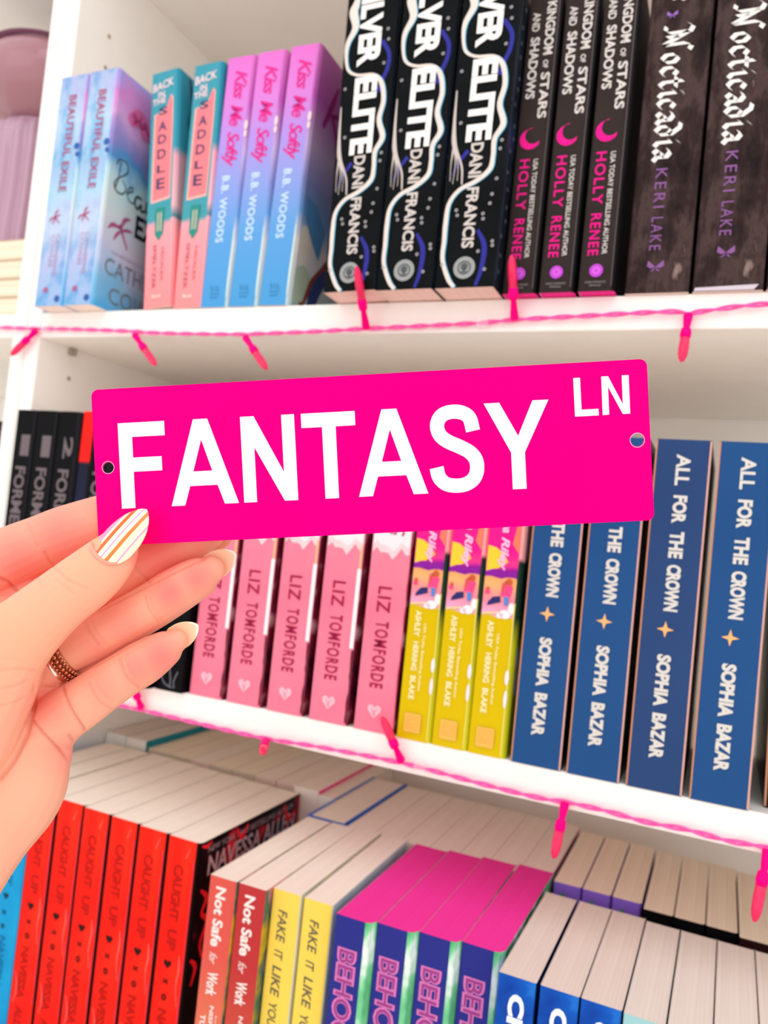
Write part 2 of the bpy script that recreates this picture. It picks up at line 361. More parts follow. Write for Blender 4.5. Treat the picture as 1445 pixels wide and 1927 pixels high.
SAD = book(28, 202, 132, TEAL, right=SALR, chamfer=3,
    prints=[('title_panel', INK('f3b9ae'), sad_panel(1.08)), ('title_panel', PK, sad_panel(.95)),
            ('title_lettering', NV, multi(*[txt(a, 8.5, 17.5, t_, b_, .03, upright=True) for a, t_, b_ in lets])),
            ('small_lettering', INK('f3d6da'), multi(txt('BACK', 2, 23, 192, 185, .02, upright=True, slant=.16), txt('IN', 7.5, 14, 184.5, 179.5, .02, upright=True, slant=.1), txt('THE', 2, 15.5, 178.5, 173, .02, upright=True, slant=.12))),
            ('tassel_print', INK('2e8c84'), poly([(9, 84), (18.5, 84), (17.5, 62), (13, 56), (9, 62)])), ('tassel_print', INK('e6cdb0'), multi(ribbon([(12, 80), (12, 64)], 1), ribbon([(15, 80), (15, 64)], 1))),
            ('author_lettering', INK('a04f6a'), multi(txt('MICALEA', 16.5, 19, 50, 22), txt('SMELTZER', 8, 11.5, 53, 16))), ('emblem', INK('ffe0de'), txt('Book', 9, 18, 11, 8, .02, upright=True))],
    rightp=[('cover_print', INK('223a44'), multi(ribbon([(14, 200), (20, 178), (16, 160), (24, 142)], [2, 6, 4, 2])))])
place(SAD, 'paperback', 122, -1, 0, 'teal and coral western paperback leaning left, first of the pair', 'teal and coral paperbacks', lean=-5.4)
place(SAD, 'paperback', 152.5, -1, 0, 'teal and coral western paperback standing straighter, beside the lilac-blue ones', 'teal and coral paperbacks', lean=-1.6)

# orchid to blue books
KIS = grad('orchid_to_blue', .203, [(0, '4a9bd6'), (.3, '5f9fdc'), (.5, '8f9ee0'), (.66, 'b090e2'), (.82, 'd67fd4'), (1, 'e070c8')], .4)
KIR = grad('orchid_side', .203, [(0, 'b9d2d8'), (.18, 'dfdfe2'), (.26, 'e9e0e4'), (.36, '6ba2dc'), (.48, '8a90d0'), (.62, 'c4aad6'), (.8, 'c05ab6'), (1, 'd070b8')], .35, .06, nscale=45)
PINKI = INK('dd2f8e')
KPR = [('title_lettering', PINKI, multi(txt('Kiss', 8.5, 20, 192, 168, .02, .35, .85), txt('Me', 7.5, 19.5, 164, 146, .02, .35, .85), txt('Softly', 4, 19, 142, 113, .02, .35, .85))),
       ('author_lettering', INK('cfe6fa'), txt('B.B. WOODS', 7.5, 14.5, 106, 52, .02, 0, 1.1)), ('emblem', INK('2b6f9e'), multi(ribbon([(8.5, 17), (10, 12), (11.5, 17), (13, 12), (14.5, 17), (16, 12)], .7, smooth=False), ribbon([(8, 10.5), (17, 10.5)], .5), txt('BLOOM', 9, 16, 8.5, 7, upright=True))),
       ('edge_print_or_sheen', INK('f3d7d2'), multi(disc(24.2, 146, 1.6, 8, 4), disc(24.3, 139, 1.4, 8, 3))), ('edge_print_or_sheen', INK('d9ece0'), ribbon([(24.6, 62), (24.2, 30), (24, 8)], [.8, 1.6, 1]))]
KIS_B = book(26.5, 203, 132, KIS, right=KIR, chamfer=3, prints=KPR,
    rightp=[('title_lettering', INK('a0117a'), multi(ribbon([(34, 186), (26, 166), (17, 146)], [3, 6, 4]), ribbon([(62, 178), (44, 168), (28, 160)], [5, 4, 3]), ribbon([(28, 162), (40, 146), (50, 116)], [4, 5, 6]))),
            ('cover_print', INK('8e3a2c'), ribbon([(62, 82), (60, 60), (46, 42), (28, 24), (16, 4)], [9, 13, 10, 8, 6])), ('cover_print', INK('24407e'), multi(ribbon([(50, 40), (36, 22), (30, 3)], [10, 14, 12]))),
            ('cover_print', INK('e7dfd6'), poly([(4, 62), (12, 66), (22, 54), (18, 36), (8, 30), (4, 40)])), ('cover_print', INK('b7c9b4'), poly([(3, 30), (14, 36), (26, 30), (18, 8), (3, 3)])),
            ('cover_print', INK('4f8fcb'), poly([(6, 88), (24, 84), (40, 70), (34, 46), (22, 56), (8, 70)]))])
place(KIS_B, 'paperback', 179, -1, 0, 'orchid to blue paperback, left one of three beside the coral book', 'orchid to blue paperbacks', lean=.2)
place(KIS_B, 'paperback', 206.3, -1, 0, 'orchid to blue paperback, middle one of three', 'orchid to blue paperbacks', lean=.4)
place(KIS_B, 'paperback', 233.8, -1, 0, 'orchid to blue paperback, right one of three, its magenta front cover showing', 'orchid to blue paperbacks', lean=1.2)

# black and silver swirl books
BLK = cloudy('black_night_cover', [(.35, '08090a'), (.7, '101416')], 30, .4, spec=.05)
sw = [(8.8,203.8),(11.3,191.6),(6.3,180.7),(4.4,170.4),(8.6,160.4),(16.4,155.7),(28.7,153.9),(35.3,147.1),(37.9,134.2),(35.7,120.8),(39.5,107.8),(34.6,98.1),(34.6,86.8),(33.2,77.8),(24.4,70.6),(14,65.8),(7.6,57.1),(6.5,44.4),(6.7,31.7),(6.9,19.1),(12,6.3),(16.5,.6)]
sw = [(max(2.6, min(36.2, a-3.2)), min(b, 203)) for a, b in sw]
sw = [(9, 228), (5, 222), (8, 214), (7, 208)] + sw
wdt = [2.5, 3, 3.5, 5.5, 6.5, 5, 3.5, 2.2, 2, 2, 2.4, 3.2, 3.2, 3.4, 3.8, 3.2, 2.8, 3.2, 3, 2.6, 2.6, 3, 2.8, 2.6, 2.8, 2.4]
bub = [(7,111.2),(4,146.9),(33.4,61),(10,52),(28.6,48.4),(36.7,29.8),(27.7,23.6),(33.2,11.5),(32.6,54.9),(35.5,71.1),(36.5,96.5),(35.9,90.9),(34,185.6),(35,178),(32.8,161.2),(3.8,15.7),(11,48.5),(29,45),(37,27)]
SILV = INK('f3eeea', .25)
STX = [('wave_print', INK('2f2f8f'), multi(ribbon([(30,178),(36,168),(36,158),(33,150),(30,141)], 3), ribbon([(26,38),(31.5,27),(31,12),(28,1)], [2,3.5,3,2]), ribbon([(14, 92), (8, 84), (5, 76)], [3, 2, 1]))),
       ('wave_print', INK('4fb4d8'), multi(ribbon(sw, [a*.95 for a in wdt], du=.75, dv=-.2))), ('wave_print', INK('e6d6ce', .25), ribbon(sw, [a*1.0 for a in wdt])),
       ('feather_print', INK('c9bdb8', .3), multi(ribbon([(2,134),(2.5,112),(4,97),(8,88),(11,80),(12,69)], [.8,2,3.2,1.6,1.4,1]), ribbon([(4,97),(3,84),(3.5,72)], [2,.6,.4]), ribbon([(4,96),(6,84),(5.5,70)], [1.6,.6,.4]), ribbon([(4.5,96),(8,82),(8.5,72)], [1.6,.5,.4]))),
       ('bubble_print', INK('a8a3a6', .3), multi(*[annulus(a, b, .45, 1.15, 12) for a, b in bub])),
       ('title_lettering', SILV, multi(txt('SILVER', 11.5, 29.5, 221, 161.5, .045, 0, .96), txt('ELITE', 11.5, 29, 153.5, 97.5, .045, 0, 1.0))),
       ('author_lettering', INK('cfc5c0', .25), multi(txt('DANI', 16, 24.6, 96.3, 73, .03), txt('FRANCIS', 16, 24.3, 66.5, 26, .03))),
       ('emblem', INK('9a9c9c', .35), disc(19.5, 13, 7.4, 28)), ('emblem', INK('55595c'), annulus(19.5, 13, 3.6, 4.6)), ('emblem', INK('55595c'), multi(disc(19.5, 13.6, 2.5, 12), ribbon([(19.5, 13), (19.5, 9.8)], 1), ribbon([(17.5, 10.2), (21.5, 10.2)], .8)))]
PGP = pages('page_paper_pinkish', 'f0d6ca', 'e2c2b6')
SIL = book(40, 229, 150, BLK, right=cloudy('night_side', [(.4, '171b22'), (.6, '232c3c'), (.75, '26346a')], 25, .25), page=PGP, prints=STX, over=.0006,
    rightp=[('bubble_print', INK('6c7278', .3), multi(*[annulus(6+8*random.random(), 12 + 11*i + 4*random.random(), .5, 1.3, 12) for i in range(18)])), ('wave_print', INK('3f4a54', .3), ribbon([(3, 5), (4, 60), (3, 120), (4, 200), (3, 226)], 1.2))])
GS = 'black and silver books'
place(SIL, 'paperback', 302.6, -25, 0, 'thick black book with silver wave lettering, left one of three', GS, lean=-1.4)
place(SIL, 'paperback', 343.8, -25.5, 0, 'thick black book with silver wave lettering, middle one of three', GS, lean=-.4)
place(SIL, 'paperback', 386.2, -25.5, 0, 'thick black book with silver wave lettering, right one of three', GS)

# slim dark books with a pink moon
DBN = cloudy('dark_umber_cover', [(.3, '2c2322'), (.7, '362c2a')], 30, .45, spec=.07)
HP = INK('f0128c'); HS = INK('d9d0cc', .3)
def moon(u, v, r):
    n = 16; o = []
    for i in range(n+1):
        a = math.radians(62 + 236*i/n); o.append((u + r*math.cos(a), v + r*math.sin(a)))
    for i in range(n+1):
        a = math.radians(298 - 236*i/n); o.append((u + r*.36 + r*.78*math.cos(a)*.95, v + r*.15 + r*.82*math.sin(a)))
    V = np.array(o); m = n+1
    F = [(i, i+1, 2*m-2-i, 2*m-1-i) for i in range(n)]
    c, s_ = math.cos(.5), math.sin(.5); W_ = V - [u, v]
    return np.stack([u + W_[:, 0]*c - W_[:, 1]*s_, v + W_[:, 0]*s_ + W_[:, 1]*c], 1), F
HOL = book(22.6, 205, 132, DBN, right=mat('dark_side', '0e0c0e', .3), page=pages('page_pink', 'f23d9a', 'e02f8a'), chamfer=2.2, over=.0005,
    prints=[('title_lettering', HS, multi(txt('A KINGDOM', 12, 18.3, 204, 160, .025, 0, .98), txt('OF', 12.6, 16, 156.5, 151, .02), txt('STARS', 12, 18, 148, 117, .025), txt('AND', 3, 8, 190, 177, .02), txt('SHADOWS', 2.8, 9, 173, 131, .025, 0, .98))),
            ('moon_print', HP, moon(9, 103.5, 7)), ('author_lettering', HP, multi(txt('HOLLY', 3.6, 10.2, 90, 56, .012, 0, 1.15), txt('RENEE', 3.9, 10.4, 50, 23, .012, 0, 1.15))),
            ('small_lettering', HS, txt('USA TODAY BESTSELLING AUTHOR', 12.6, 15.8, 89.5, 23.5, .012)), ('emblem', INK('c04ad0'), disc(10.3, 13.2, 4.2, 20)), ('emblem', INK('e070e0'), annulus(10.3, 13.2, 1.5, 2.2, 16)),
            ('small_lettering', INK('9a9094'), multi(txt('DARK ROMANCE', 4.2, 16.8, 6.4, 5.2, upright=True), txt('PRESS', 7, 14, 4.2, 3.2, upright=True))), ('edge_print_or_sheen', INK('6a5e62', .3), ribbon([(20.1, 3), (20.1, 202)], .45))])  # thin paler line at the right edge is a painted sheen
for i, (x, nm) in enumerate([(428.0, 'left one of three'), (452.4, 'middle one of three'), (477.4, 'right one of three')]):
    place(HOL, 'paperback', x, -10, 0, 'slim dark book with a pink crescent moon, ' + nm, 'dark books with a pink moon')

# dark marbled gothic books
MRB = mat('dark_marble_cover', 'ffffff', .45, spec=.06); _b = MRB.node_tree.nodes['Principled BSDF']; _t, _s = objc(MRB)
_n = noise(MRB, _t, 34, 8, .68, (1.6, 1, .6)); _r = ramp(MRB, [(.34, '181011'), (.48, '332525'), (.56, '4c3b3a'), (.62, '362828'), (.7, '8a746f')]); LK(MRB, _n.outputs[0], _r.inputs[0]); LK(MRB, _r.outputs[0], _b.inputs['Base Color'])
PUR = INK('8a5a94')
def butterfly(u, v, s):
    return multi(poly([(u, v), (u-s, v+s*.9), (u-s*1.1, v+s*.1), (u-s*.6, v-.2*s)]), poly([(u, v), (u+s, v+s*.9), (u+s*1.1, v+s*.1), (u+s*.6, v-.2*s)]), poly([(u, v), (u-s*.7, v-.7*s), (u-s*.2, v-s*.5)]), poly([(u, v), (u+s*.7, v-.7*s), (u+s*.2, v-s*.5)]))
def noct(dv):
    return [('title_lettering', INK('f0ebe6', .3), blackletter('Nocticadia', 8.5, 28, 172+dv, 83+dv)), ('butterfly_print', INK('9a6ac0'), butterfly(13.5, 178+dv, 3)),
            ('author_lettering', PUR, multi(txt('KERI', 12.3, 19, 79+dv, 54+dv, 0, 0, 1.25), txt('LAKE', 12.3, 19, 48+dv, 27+dv, 0, 0, 1.25))), ('butterfly_print', PUR, butterfly(17, 16.5+dv, 4.6)),
            ('ornament_print', INK('e0dad6', .3), multi(disc(18, 194+dv, 5, 9), *[disc(18 + 6*math.cos(k), 194+dv + 6*math.sin(k), 2.3, 7) for k in range(7)]))]
NOC = book(37.5, 232, 155, MRB, prints=noct(0)); NOC2 = book(39, 234, 155, MRB, prints=noct(7) + [('exposed_board', INK('cfc2cf'), poly([(.8, .3), (34, .3), (36.5, 3.5), (1.5, 2.4)]))])
GN = 'marbled gothic books'
place(NOC, 'hardcover_book', 505.3, -3, 0, 'dark marbled book with blackletter title, beside the pink moon books', GN)
place(NOC2, 'hardcover_book', 545, -3, 0, 'thick dark marbled book with blackletter title and pale torn lower edge', GN)
place(NOC2, 'hardcover_book', 585.6, -3, 0, 'thick dark marbled book cut off by the right edge of the top shelf', GN)

# ------------------------------------------------------------------ middle row
Z2 = -301
BK = cloudy('black_cover', [(.3, '060607'), (.7, '0c0b0e')], 20, .4, spec=.06)
GY = INK('6f6268', .35)
def blk(num, big):
    return [('volume_number', GY, txt(num, 8, 18, 190, 172, .03)), ('title_lettering', GY, multi(txt(big, 5, 17, 163, 88, .03), txt('BOND', 5, 16, 83, 28, .03)))]
BK1 = book(22.5, 211, 140, BK, right=mat('black_side', '17151b', .25), chamfer=3, prints=blk('1', 'FORMED A'))
BK2 = book(22.5, 211, 140, BK, right=mat('black_side', '17151b', .25), chamfer=3, prints=blk('2', 'FORMED A'))
NVB = book(12, 212, 140, grad('navy_red_top', .212, [(0, '15162c'), (.5, '1d1f48'), (.80, '17182a'), (.81, 'ff1a12'), (1, 'ff1a12')], .3))
place(BK1, 'paperback', 16.5, -20, Z2, 'black book with grey number 1, against the left panel of the middle shelf', 'black numbered books')
place(BK1, 'paperback', 40.2, -20, Z2, 'second black book with grey number 1, from the left panel', 'black numbered books')
place(BK2, 'paperback', 64.5, -20, Z2, 'black book with grey number 2, left of the slim red-topped book', 'black numbered books')
place(NVB, 'paperback', 88.2, -18, Z2, 'slim navy book with a bright red top, beside the black number 2', 'slim navy books')
place(BK2, 'paperback', 101.5, -20, Z2, 'black book with grey number 2, partly hidden by the sign edge', 'black numbered books')
DK = book(25, 205, 140, BK, prints=[('feather_print', INK('6a6a72'), multi(ribbon([(4, 14), (8, 6), (16, 3)], 1), ribbon([(12, 18), (14, 8), (13, 3)], 1), ribbon([(20, 16), (17, 8), (18, 3)], 1)))])
place(DK, 'paperback', 128, -15, Z2, 'plain black book hidden behind the holding fingers', 'plain black books')
place(DK, 'paperback', 154, -12, Z2, 'plain black book just visible between the finger tips', 'plain black books')
place(DK, 'paperback', 180.5, -6, Z2, 'plain black book left of the first pink book', 'plain black books')

LP = cloudy('drip_pink_cover', [(.3, 'ee7390'), (.7, 'f5879e')], 18, .42)
MRN = INK('a11748'); 
def torn(z0, side=1, seed=0):
    rnd = random.Random(seed); top = 202; n = 9
    e = [(1.0 + 28*i/n, z0 + (3.2 if i % 3 == 1 else 0) + rnd.random()*1.5 - (4 if i in (4, 5) else 0)) for i in range(n+1)]
    return poly([(1, top), ] + e[:1] + e[1:] + [(29, top)])
def heart(u, v, s):
    o = [(0, -1), (-.95, 0), (-1.05, .45), (-.75, .85), (-.35, .85), (0, .5), (.35, .85), (.75, .85), (1.05, .45), (.95, 0)]
    return poly([(u + a*s, v + b*s) for a, b in o])
def jag(u0, u1, z0, z1, seed):
    rnd = random.Random(seed); n = 14
    L_ = [(u0 + rnd.random()*1.2, z0 + (z1-z0)*i/n) for i in range(n+1)]
    V = L_ + [(u1, z0 + (z1-z0)*i/n) for i in range(n+1)]; m = n+1
    return np.array(V), [(i, m+i, m+i+1, i+1) for i in range(n)]
def lizp(full=True):
    p = [('title_panel', INK('f6ccd2'), torn(123, 1, 3)), ('title_panel', INK('efe3e8'), torn(127.5, 1, 5)),
         ('title_lettering', MRN, multi(txt('PLAY ALONG', 12, 24, 198, 136, .0, .2, .95), txt('BOOK', 3, 11, 190, 139, .0, .2))),
         ('author_lettering', MRN, multi(txt('LIZ', 8.5, 18.5, 100, 82, .015, 0, 1.1), txt('TOMFORDE', 9, 19, 76, 30, .02, 0, 1.2))), ('emblem', INK('ffb9c8'), heart(14.6, 14.2, 5)), ('emblem', INK('ee7f9a'), multi(ribbon([(12, 16), (15, 13), (14, 11)], .6), ribbon([(17, 16), (14, 13.5), (15.5, 11)], .6)))]
    if full: p += [('edge_print_or_sheen', INK('e9c08c'), ribbon([(28.3, 127), (28.3, 110)], 1.6)), ('edge_print_or_sheen', INK('f3eef2'), ribbon([(28.2, 110), (28.0, 54)], 3.0)), ('edge_print_or_sheen', INK('571028'), jag(28.2, 29.9, 2, 53, 4))]
    else: p += [('edge_print_or_sheen', INK('c23a5c'), jag(29, 29.9, 2, 140, 6))]
    return p
LR = cloudy('maroon_side', [(.35, '3a0d1c'), (.55, '7a1f38'), (.7, 'c7a0a8')], 40, .35)
LZ = book(30, 203, 132, LP, right=LR, prints=lizp(), chamfer=1.5); LZ5 = book(30, 203, 132, LP, right=LR, prints=lizp(False), chamfer=1.5)
for i, x in enumerate([208.5, 242.5, 277.8, 313.2, 348.8]):
    place(LZ if i < 4 else LZ5, 'paperback', x, 0, Z2, 'pink paperback with maroon lettering, ' + ['partly covered by the fingertips', 'second of five from the left', 'third of five, in the middle', 'fourth of five from the left', 'last of five, beside the yellow books'][i], 'pink dripping paperbacks')

ASH_M = mat('sunset_to_yellow', 'ffffff', .38); _b = ASH_M.node_tree.nodes['Principled BSDF']; _t, _s = objc(ASH_M)
_d = N(ASH_M, 'ShaderNodeMath', operation='DIVIDE'); _d.inputs[1].default_value = .203; LK(ASH_M, _s.outputs[2], _d.inputs[0])
_n = noise(ASH_M, _t, 70, 2); _a = N(ASH_M, 'ShaderNodeMath', operation='MULTIPLY_ADD'); _a.inputs[1].default_value = .03; LK(ASH_M, _n.outputs[0], _a.inputs[0]); LK(ASH_M, _d.outputs[0], _a.inputs[2])
_r = ramp(ASH_M, [(0, 'd9bb00'), (.455, 'd6b800'), (.465, 'f6a8d0'), (.51, 'f08a9a'), (.56, 'f6b070'), (.583, 'f6a468'), (.586, '8a1a9a'), (.61, '9a1a9a'), (.63, 'ff3a8a'), (.66, 'ff1a8c'), (1, 'ff0a90')]); LK(ASH_M, _a.outputs[0], _r.inputs[0]); LK(ASH_M, _r.outputs[0], _b.inputs['Base Color'])
ASR = grad('yellow_green_side', .203, [(0, 'd2cc20'), (.35, 'b8ba18'), (.45, '1f3a26'), (.62, '18302a'), (.64, 'f0a0a0'), (1, 'f6b0a0')], .35, .08)
PYL = INK('fbf0b4')
ASH = book(25, 203, 132, ASH_M, right=ASR, chamfer=3.2,
    prints=[('sunset_print', INK('ffc93a'), poly([(.8, 119), (9, 121.5), (15, 126), (12, 131), (6, 135), (.8, 136)])), ('sunset_print', INK('ff7a60'), poly([(15, 203), (21.5, 203), (21.5, 132), (17, 138), (19, 150), (15, 165)])), ('sunset_print', INK('8a1f9c'), poly([(.8, 116), (21.5, 117), (21.5, 121), (14, 119.2), (6, 121), (.8, 119)])),
            ('people_print', INK('2f2f6a'), multi(poly([(3.5, 96.5), (12.5, 99.5), (12, 103.5), (7, 102.5), (4, 99)]))), ('people_print', INK('ff4a8a'), multi(poly([(12, 104), (18, 101), (20, 110), (16, 114), (12.5, 112)]), disc(3, 105.5, 1.8, 8))),
            ('people_print', INK('c85a3a'), multi(disc(17, 113, 2.4, 9), ribbon([(14.8, 113), (13, 106)], [2, 1]), disc(3.2, 107.5, 1.3, 8))), ('people_print', INK('5a86d0'), poly([(14.5, 104), (18, 103), (17.5, 98), (15, 97.5)])), ('people_print', INK('f6eef4'), multi(disc(16, 92, 4, 9, 3), disc(20, 96, 2.2, 8, 4), disc(13, 91, 2.5, 8, 2))),
            ('cover_line', INK('e6d9a0'), poly([(.9, 90.6), (12, 92.5), (12, 93.6), (.9, 91.8)])),
            ('title_lettering', INK('ffc0e6'), multi(txt('Dream On,', 9, 14.5, 198, 172, .02, .3), txt('Ramona', 9.5, 15.5, 169, 145, .03, .3), txt('Riley', 8, 15, 142, 120, .03, .3))),
            ('author_lettering', PYL, multi(txt('ASHLEY', 5.6, 9.8, 87, 69.5, .03), txt('HERRING', 5.9, 10, 66, 46.5, .03), txt('BLAKE', 6.2, 10.2, 43, 27, .03))), ('small_lettering', PYL, txt('USA Today Bestselling Author', 11.8, 14.2, 79, 33, .012)),
            ('emblem', INK('edb95a'), poly([(5.6, 5.2), (16.2, 5.2), (16.8, 6), (16.8, 17.4), (16, 18), (5.6, 18), (5, 17.2), (5, 6)])), ('emblem', INK('e0a030'), multi(*[ribbon([(11-a, 12-a), (11+a, 12-a), (11+a, 12+a), (11-a, 12+a), (11-a, 12-a)], .35, smooth=False) for a in (1.6, 3, 4.3)])),
            ('edge_print_or_sheen', INK('e8dc6a'), ribbon([(22.2, 2), (22.2, 100)], .8)), ('people_print', INK('f9e6ee'), multi(disc(21.6, 52, 1.4, 8, 5), disc(21.8, 38, 1.2, 8, 6)))],
    rightp=[('flower_print', INK('f6e2ea'), multi(disc(8, 64, 4, 9, 8), disc(9, 48, 4, 9, 9))), ('leaf_print', INK('2f6a3a'), multi(ribbon([(6, 74), (10, 86), (6, 96)], [2, 5, 2])))])
for i, x in enumerate([381.3, 406.9, 432.0]):
    place(ASH, 'paperback', x, 0, Z2, 'yellow and hot pink paperback, ' + ['left one of three, beside the pink books', 'middle one of three', 'right one of three, beside the navy books'][i], 'yellow and hot pink paperbacks')

NAVY = cloudy('navy_cloth_cover', [(.3, '1d4a80'), (.7, '24528a')], 9, .42); NAVY2 = cloudy('navy_violet_cover', [(.3, '27406e'), (.7, '2c4a7c')], 8, .42)
COP = mat('copper_edge', 'c98a6a', .35, .3); COP2 = mat('rose_edge', 'd7a49a', .4, .15); STX2 = INK('d9d4cf', .3)
def star(u, v, s): return poly([(u + (s if k % 2 == 0 else s*.32)*math.cos(math.pi*k/4), v + (s if k % 2 == 0 else s*.32)*math.sin(math.pi*k/4)) for k in range(8)])
def bluep():
    return [('copper_line', COP, ribbon([(.45, .5), (.45, 210.5)], .9)), ('rose_line', COP2, ribbon([(31.2, .5), (31.2, 210.5)], 1.1)),
            ('title_lettering', STX2, multi(txt('ALL', 12.5, 20.6, 202, 183, .03), txt('FOR', 12.5, 20.6, 177, 160, .045), txt('THE', 12.5, 20.6, 155, 139, .045), txt('CROWN', 12.4, 20.6, 135, 107, .05, 0, .97))),
            ('star_print', INK('f3b878'), star(14.6, 96, 5)), ('author_lettering', STX2, multi(txt('SOPHIA', 11.4, 19.4, 81, 50, .05, 0, .97), txt('BAZAR', 11.6, 19.6, 46, 19, .05, 0, .97)))]
DUSK = cloudy('dusky_copper_side', [(.4, '14141c'), (.6, '3a2430'), (.72, 'b98068')], 22, .3)
BL1 = book(31.8, 211, 145, NAVY, right=DUSK, chamfer=.9, prints=bluep()); BL2 = book(31.8, 211, 145, NAVY2, right=DUSK, chamfer=.9, prints=bluep())
for i, x in enumerate([460.9, 496.3, 532.0, 567.8]):
    place(BL2 if i == 2 else BL1, 'hardcover_book', x, -.5, Z2, 'navy hardcover with silver lettering and gold star, ' + ['first of four, beside the yellow books', 'second of four from the yellow books', 'third of four, more violet than its neighbours', 'rightmost of the four'][i], 'navy hardcovers')

DB5 = book(20, 209, 140, mat('black_copper_cover', '17141c', .3), left=DUSK, prints=[('copper_line', COP, ribbon([(.6, 1), (.6, 208)], 1.2))])
place(DB5, 'hardcover_book', 608, 14, Z2, 'dark book with a copper edge at the right end of the middle shelf', lean=-1.5)

# ------------------------------------------------------------------ bottom row, front
Z3 = -602
BLUE0 = cloudy('bright_blue_cover', [(.3, '0a86c0'), (.7, '12a0d6')], 25, .35); DKI = INK('14324a')
B0 = book(26.5, 203, 143, BLUE0, right=mat('blue_side', '0b2c44', .35), chamfer=.8, prints=[('heart_print', DKI, heart(10, 113, 2.8)), ('small_lettering', DKI, multi(txt('x', 8, 12, 102, 98, .04), txt('o', 8, 12, 91, 87, .04))), ('title_lettering', INK('0a6a9c'), txt('LIGHTS OUT', 6, 14.5, 184, 122, .02)), ('author_lettering', INK('0a6a9c'), txt('NAVESSA ALLEN', 7, 15, 81, 8, .02))])
REDM = cloudy('scarlet_cover', [(.3, 'ea1206'), (.5, 'f61a0a'), (.75, 'fa3618')], 24, .38, 6, (1.5, 1, .5))
REDS = cloudy('black_red_smoke_side', [(.45, '0e090a'), (.58, '2a1216'), (.66, 'd9283a'), (.74, 'e84a50')], 34, .3, 6, (1, 1, 1.2))
DRD = INK('b81008'); DRK = INK('5a0a08')
RPR = [('title_lettering', DRD, multi(txt('CAUGHT', 7, 15.5, 184, 144, .04, 0, .95), txt('UP', 7.5, 15.8, 138, 123, .04))), ('heart_print', INK('2c0a08'), heart(10.6, 113, 3.2)),
       ('small_lettering', DRK, multi(txt('x', 8.4, 12.6, 103, 98.5, .045), txt('o', 8.2, 12.8, 92, 87, .045))), ('author_lettering', DRD, multi(txt('NAVESSA', 6.5, 14.5, 81, 40, .035, 0, .95), txt('ALLEN', 6.5, 14.5, 34, 8, .035))),
       ('smoke_print', INK('f0706a'), multi(ribbon([(20, 122), (21, 112), (20, 100), (22, 86)], [.5, 1, .6, .4]), ribbon([(3, 60), (6, 48), (4, 36)], [.4, .8, .4]), ribbon([(20, 198), (17, 190)], [.3, .7]))), ('edge_print_or_sheen', INK('e63a48'), jag(23.2, 24.7, 40, 190, 8))]
REDB = book(28.0, 203, 145, REDM, left=mat('red_left_side', '2a1012', .4), right=REDS, hinge=mat('ink_black_hinge', '120a0b', .5, spec=.05), chamfer=3.3, prints=RPR,
    rightp=[('author_lettering', INK('c9bcc0', .3), txt('NAVESSA ALLEN', 12, 138, 191, 176, .02, upright=True)), ('small_lettering', INK('a89a9e', .3), txt('NEW YORK TIMES BESTSELLING AUTHOR', 10, 134, 198, 193.5, .01, upright=True)),
            ('smoke_print', INK('ff2a3a'), multi(ribbon([(1, 201), (8, 199), (14, 201)], [1, 3, 1]), ribbon([(46, 201), (54, 192), (62, 200)], [1, 4, 2]), ribbon([(118, 200), (126, 186), (138, 190)], [2, 5, 3]), ribbon([(6, 168), (14, 160), (10, 150), (18, 142), (12, 128), (16, 116)], [2, 4, 3, 5, 3, 2]), ribbon([(2, 120), (9, 112), (6, 100)], [2, 4, 2]))), ('edge_print_or_sheen', INK('b8102a'), ribbon([(141, 201), (141, 4)], 4))])
RX = [107.6, 135.9, 164.2, 192.5, 220.8]; RY = [-16, -18, -19, -20.5, -21.5]
place(B0, 'paperback', 24.5, -14, Z3, 'bright blue book behind the wrist, nearest the left panel', 'bright blue books')
place(B0, 'paperback', 51.5, -14, Z3, 'bright blue book with a dark heart, beside the red books', 'bright blue books')
place(REDB, 'paperback', 79.3, -15, Z3, 'scarlet book with dark hearts, first of six, half hidden by the wrist', 'scarlet books')
for i in range(5):
    place(REDB, 'paperback', RX[i], RY[i], Z3, 'scarlet book with dark heart, ' + ['second of six from the blue book', 'third of six from the blue book', 'fourth of six from the blue book', 'fifth of six from the blue book', 'last of six, its black front cover showing'][i], 'scarlet books')
def nsf(nm, a, b_, c): return grad(nm, .203, [(0, c), (.45, b_), (.75, a), (1, a)], .4)
WHT = INK('f6e6e2')
NP = [('title_lettering', WHT, multi(txt('Not Safe', 5.6, 13.4, 198, 160, .03), txt('for', 6, 12, 156, 149, 0, .4), txt('Work', 6, 14, 144, 129, .03))), ('author_lettering', WHT, multi(txt('NISHA J.', 9.6, 13.6, 123, 100, .02), txt('TULI', 4, 8, 116, 103, .02))), ('small_lettering', WHT, txt('bestselling', 15, 16.6, 118, 98))]
NSR = cloudy('office_side', [(.4, 'f0989a'), (.5, '2f6a60'), (.6, 'd9b400')], 20, .4)
NS1 = book(20.5, 204, 136, nsf('coral_to_peach', 'd9564c', 'dd7a58', 'e6a878'), right=NSR, prints=NP, chamfer=1.8); NS2 = book(20.5, 204, 136, nsf('brick_to_coral', 'bb3436', 'c95540', 'd98a60'), right=NSR, prints=NP, chamfer=.8)
place(NS1, 'paperback', 284.6, -60, Z3, 'coral paperback with white lettering, right of the scarlet books', 'coral office paperbacks', rz=.5)
place(NS2, 'paperback', 306.2, -59, Z3, 'darker brick-red paperback with white lettering, left of the yellow pair', 'coral office paperbacks', rz=.5)
YLW = mat('butter_yellow_cover', 'f6d258', .42); GTX = INK('6a6350')
